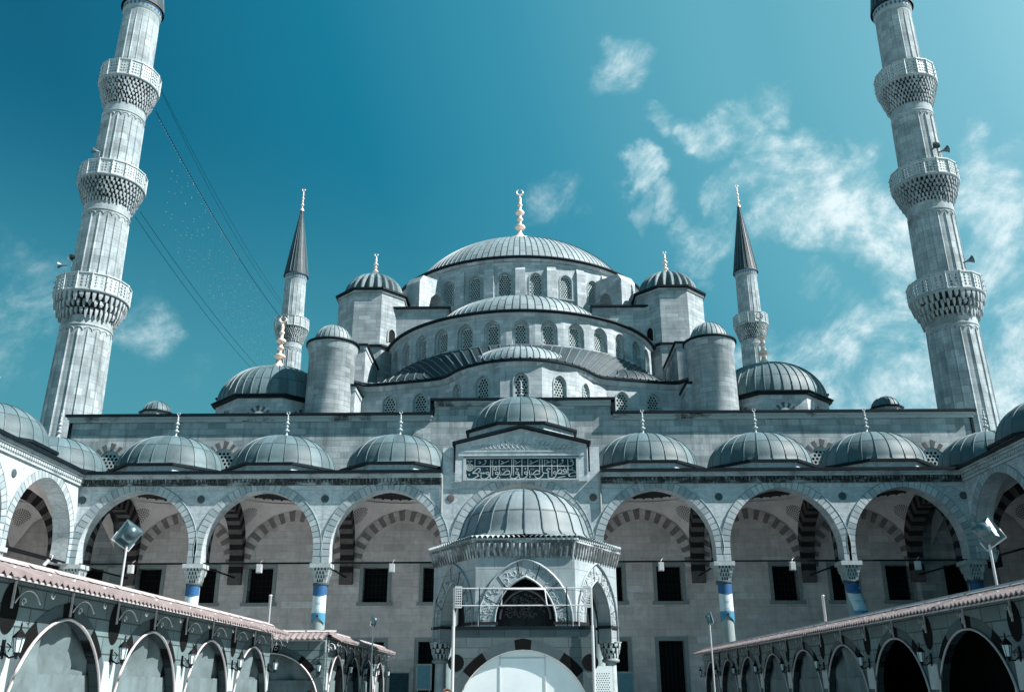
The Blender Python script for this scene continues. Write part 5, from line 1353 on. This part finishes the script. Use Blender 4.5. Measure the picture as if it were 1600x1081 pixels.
# right walk faces -X: rz=-pi/2, local +x -> -Y
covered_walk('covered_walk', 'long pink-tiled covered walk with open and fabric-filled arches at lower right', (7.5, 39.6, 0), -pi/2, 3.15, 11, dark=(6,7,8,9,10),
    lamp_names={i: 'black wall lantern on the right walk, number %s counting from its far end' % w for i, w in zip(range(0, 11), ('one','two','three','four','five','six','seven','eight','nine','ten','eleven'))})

# ================================================================== FLOODLIGHTS AND POLES
def floodlight(loc, z, label, s=1., yaw=0, tilt=.5, roll=0):
    T = thing('floodlight', label, 'floodlight', loc, 0, 'floodlights on thin poles')
    mb = MB(); mb.tube([(0,0,0),(0,0,z-.1)], .035*max(.6,s), 8); mb.build('pole', 'metal', T, True)
    M4 = Matrix.Translation((0,0,z+.1*s)) @ Matrix.Rotation(roll, 4, 'Y') @ Matrix.Rotation(yaw, 4, 'Z') @ Matrix.Rotation(tilt, 4, 'X')
    mb = MB(); a = [(-.22,-.3),(.22,-.3),(.28,.3),(-.28,.3)]; c = [(-.15,-.2),(.15,-.2),(.18,.2),(-.18,.2)]
    sc_ = lambda P: [(p[0]*s, p[1]*s) for p in P]
    mb.frustum(sc_(a), 0, sc_(c), .16*s); mb.face([(*p, .16*s) for p in sc_(c)]); mb.face([(*p, 0) for p in sc_(a)[::-1]])
    mb.box(-.3*s,.3*s,-.34*s,.34*s,-.03*s,0); mb.lathe([(.2*s,.12*s),(.18*s,.2*s),(.1*s,.26*s),(.01,.28*s)], 16, (0,.08*s)); mb.xf(M4); mb.build('housing', 'lampbody', T, True)
    mb = MB(); mb.box(-.26*s,.26*s,-.3*s,.3*s,-.045*s,-.031*s); mb.xf(M4); mb.build('glass', 'lampface', T, True)
    mb = MB(); mb.tube([(-.3*s,-.1*s,0),(-.3*s,-.36*s,.0),(.3*s,-.36*s,.0),(.3*s,-.1*s,0)], .02*s, 5); mb.xf(M4); mb.tube([(0,0,z-.12),(0,-.05*s,z+.02)], .04*s, 6); mb.build('yoke', 'metal', T, True)
floodlight((-7.5,17.2,0), 4.35, 'large floodlight tilted on a white pole rising behind the lower left walk', .66, R(35), 1.25, R(38))
floodlight((8.15,16.0,0), 4.12, 'large floodlight tilted on a white pole rising behind the lower right walk', .66, R(-35), 1.2, R(-38))
floodlight((-4.62,29.0,0), 3.55, 'small floodlight on a thin pole above the narrow arches left of the kiosk', .42, R(60), 1.2, R(30))
floodlight((5.2,26.2,0), 3.4, 'small floodlight on a thin pole between the kiosk and the right walk', .42, R(-60), 1.2, R(-30))
for (x, y, z, l) in ((-6.5,23.9,3.9,'plain white pole behind the far end of the long left walk'),(7.75,24.1,3.85,'plain white pole standing behind the middle of the right walk')):
    mb = MB(); mb.lathe([(.06,0),(.06,.1),(.035,.12),(.035,z-.02),(.045,z-.01),(.045,z+.02),(.002,z+.03)], 10, (x, y)); tag(mb.build('white_pole', 'metal'), l, 'pole', 'plain white poles')
# notice boards under the arcade
def notice(x, y, z0, z1, w, label, m='pane_blue'):
    T = thing('notice_board', label, 'notice board', (x, y, 0), 0, 'notice boards under the arcade')
    mb = MB(); mb.poly([rect(-w/2-.08,w/2+.08,z0-.08,z1+.08), rect(-w/2,w/2,z0,z1)], (0,0,0), t=.06); mb.box(-w/2,-w/2+.05,-.01,.05,0,z0-.08); mb.box(w/2-.05,w/2,-.01,.05,0,z0-.08); mb.build('frame', 'iframe', T, True)
    mb = MB(); mb.box(-w/2,w/2,.02,.05,z0,z1); mb.build('board', m, T, True)
notice(-6.35,49.0,1.0,2.35,1.0,'dark navy notice board under the arcade left of the kiosk', 'calbg')
notice(-5.05,48.6,1.6,2.7,.65,'pale blue notice board behind the left column of the kiosk')
notice(5.2,48.8,1.0,2.3,.75,'pale blue notice board right of the kiosk')

# ================================================================== PEOPLE (heads just above the lower frame edge)
def person(x, y, h, rz, hair, top, label, scarf=False):
    T = thing('person', label, 'person', (x, y, 0), rz, 'visitors in the courtyard')
    J = {'pel':(0,0,.53),'waist':(0,0,.62),'chest':(0,.01,.73),'neck':(0,0,.83),'hb':(0,-.005,.87),'head':(0,-.012,.93),'top':(0,-.005,.975),
         'shl':(-.105,0,.80),'ell':(-.14,.01,.64),'wrl':(-.145,-.05,.51),'hal':(-.145,-.065,.46),'shr':(.105,0,.80),'elr':(.14,.01,.64),'wrr':(.145,-.05,.51),'har':(.145,-.065,.46),
         'hil':(-.055,0,.50),'knl':(-.06,-.01,.28),'anl':(-.06,.01,.05),'fol':(-.065,-.08,.018),'hir':(.055,0,.50),'knr':(.06,-.03,.28),'anr':(.06,0,.05),'for':(.065,-.09,.018)}
    E_ = [('pel','waist'),('waist','chest'),('chest','neck'),('neck','hb'),('hb','head'),('head','top'),('chest','shl'),('shl','ell'),('ell','wrl'),('wrl','hal'),('chest','shr'),('shr','elr'),('elr','wrr'),('wrr','har'),
          ('pel','hil'),('hil','knl'),('knl','anl'),('anl','fol'),('pel','hir'),('hir','knr'),('knr','anr'),('anr','for')]
    rad = dict(pel=.085,waist=.075,chest=.085,neck=.032,hb=.04,head=.055,top=.035,shl=.04,ell=.028,wrl=.018,hal=.02,shr=.04,elr=.028,wrr=.018,har=.02,hil=.058,knl=.036,anl=.024,fol=.024,hir=.058,knr=.036,anr=.024)
    rad['for'] = .024
    ks = list(J); me = bpy.data.meshes.new('body'); me.from_pydata([tuple(c*h for c in J[k]) for k in ks], [(ks.index(a), ks.index(b)) for a, b in E_], [])
    me.materials.append(M['skin']); me.materials.append(M[top])
    o = bpy.data.objects.new('body', me); COL.objects.link(o); o.parent = T
    md = o.modifiers.new('skin', 'SKIN'); md.use_smooth_shade = True
    for i, k in enumerate(ks): me.skin_vertices[0].data[i].radius = (rad[k]*h, rad[k]*h*(.8 if k in ('pel','waist','chest') else 1))
    me.skin_vertices[0].data[0].use_root = True
    o.modifiers.new('sub', 'SUBSURF').levels = 1; o.modifiers['sub'].render_levels = 2
    # clothing shells
    q = MB(); q.lathe([(.135*h,.42*h),(.12*h,.55*h),(.105*h,.64*h),(.125*h,.76*h),(.09*h,.81*h),(.045*h,.835*h)], 20, (0,0)); q.v = [(p[0], p[1]*.72, p[2]) for p in q.v]; q.build('coat', top, T, True)
    for s_ in (-1, 1):
        q = MB(); q.tube([(s_*.105*h,0,.80*h),(s_*.14*h,.01*h,.64*h),(s_*.146*h,-.045*h,.53*h)], [.05*h,.036*h,.028*h], 10); q.build('sleeve', top, T, True)
        q = MB(); q.tube([(s_*.055*h,0,.5*h),(s_*.06*h,-.015*h,.28*h),(s_*.06*h,.005*h,.06*h)], [.075*h,.05*h,.04*h], 10); q.build('trouser_leg', 'coat', T, True)
    q = MB(); r_ = .062*h
    rows = []
    for i in range(9):
        ph = pi/2-i*pi/2/8*1.25; rows.append([(r_*1.03*cos(ph)*cos(t), .004*h+r_*1.12*cos(ph)*sin(t), .925*h+r_*1.22*sin(ph)) for t in [-.45+(pi+.9)*j/14 for j in range(15)]])
    q.grid(rows[::-1], 0, None, True); q.build('scarf' if scarf else 'hair', hair, T, True)
    q = MB(); 
    for s_ in (-1, 1): q.tube([(s_*.02*h,-.066*h,.925*h),(s_*.02*h,-.06*h,.925*h)], .006*h, 6)
    q.build('eyes', 'hair', T, True)
    return T
person(-3.7, 16.8, 1.66, R(160), 'hair', 'coat', 'dark-haired person in dark clothes at the bottom edge left of the booth')
person(-1.35, 17.0, 1.665, R(20), 'pinkscarf', 'coat', 'person with a pink head covering at the bottom edge beside the booth pole', True)
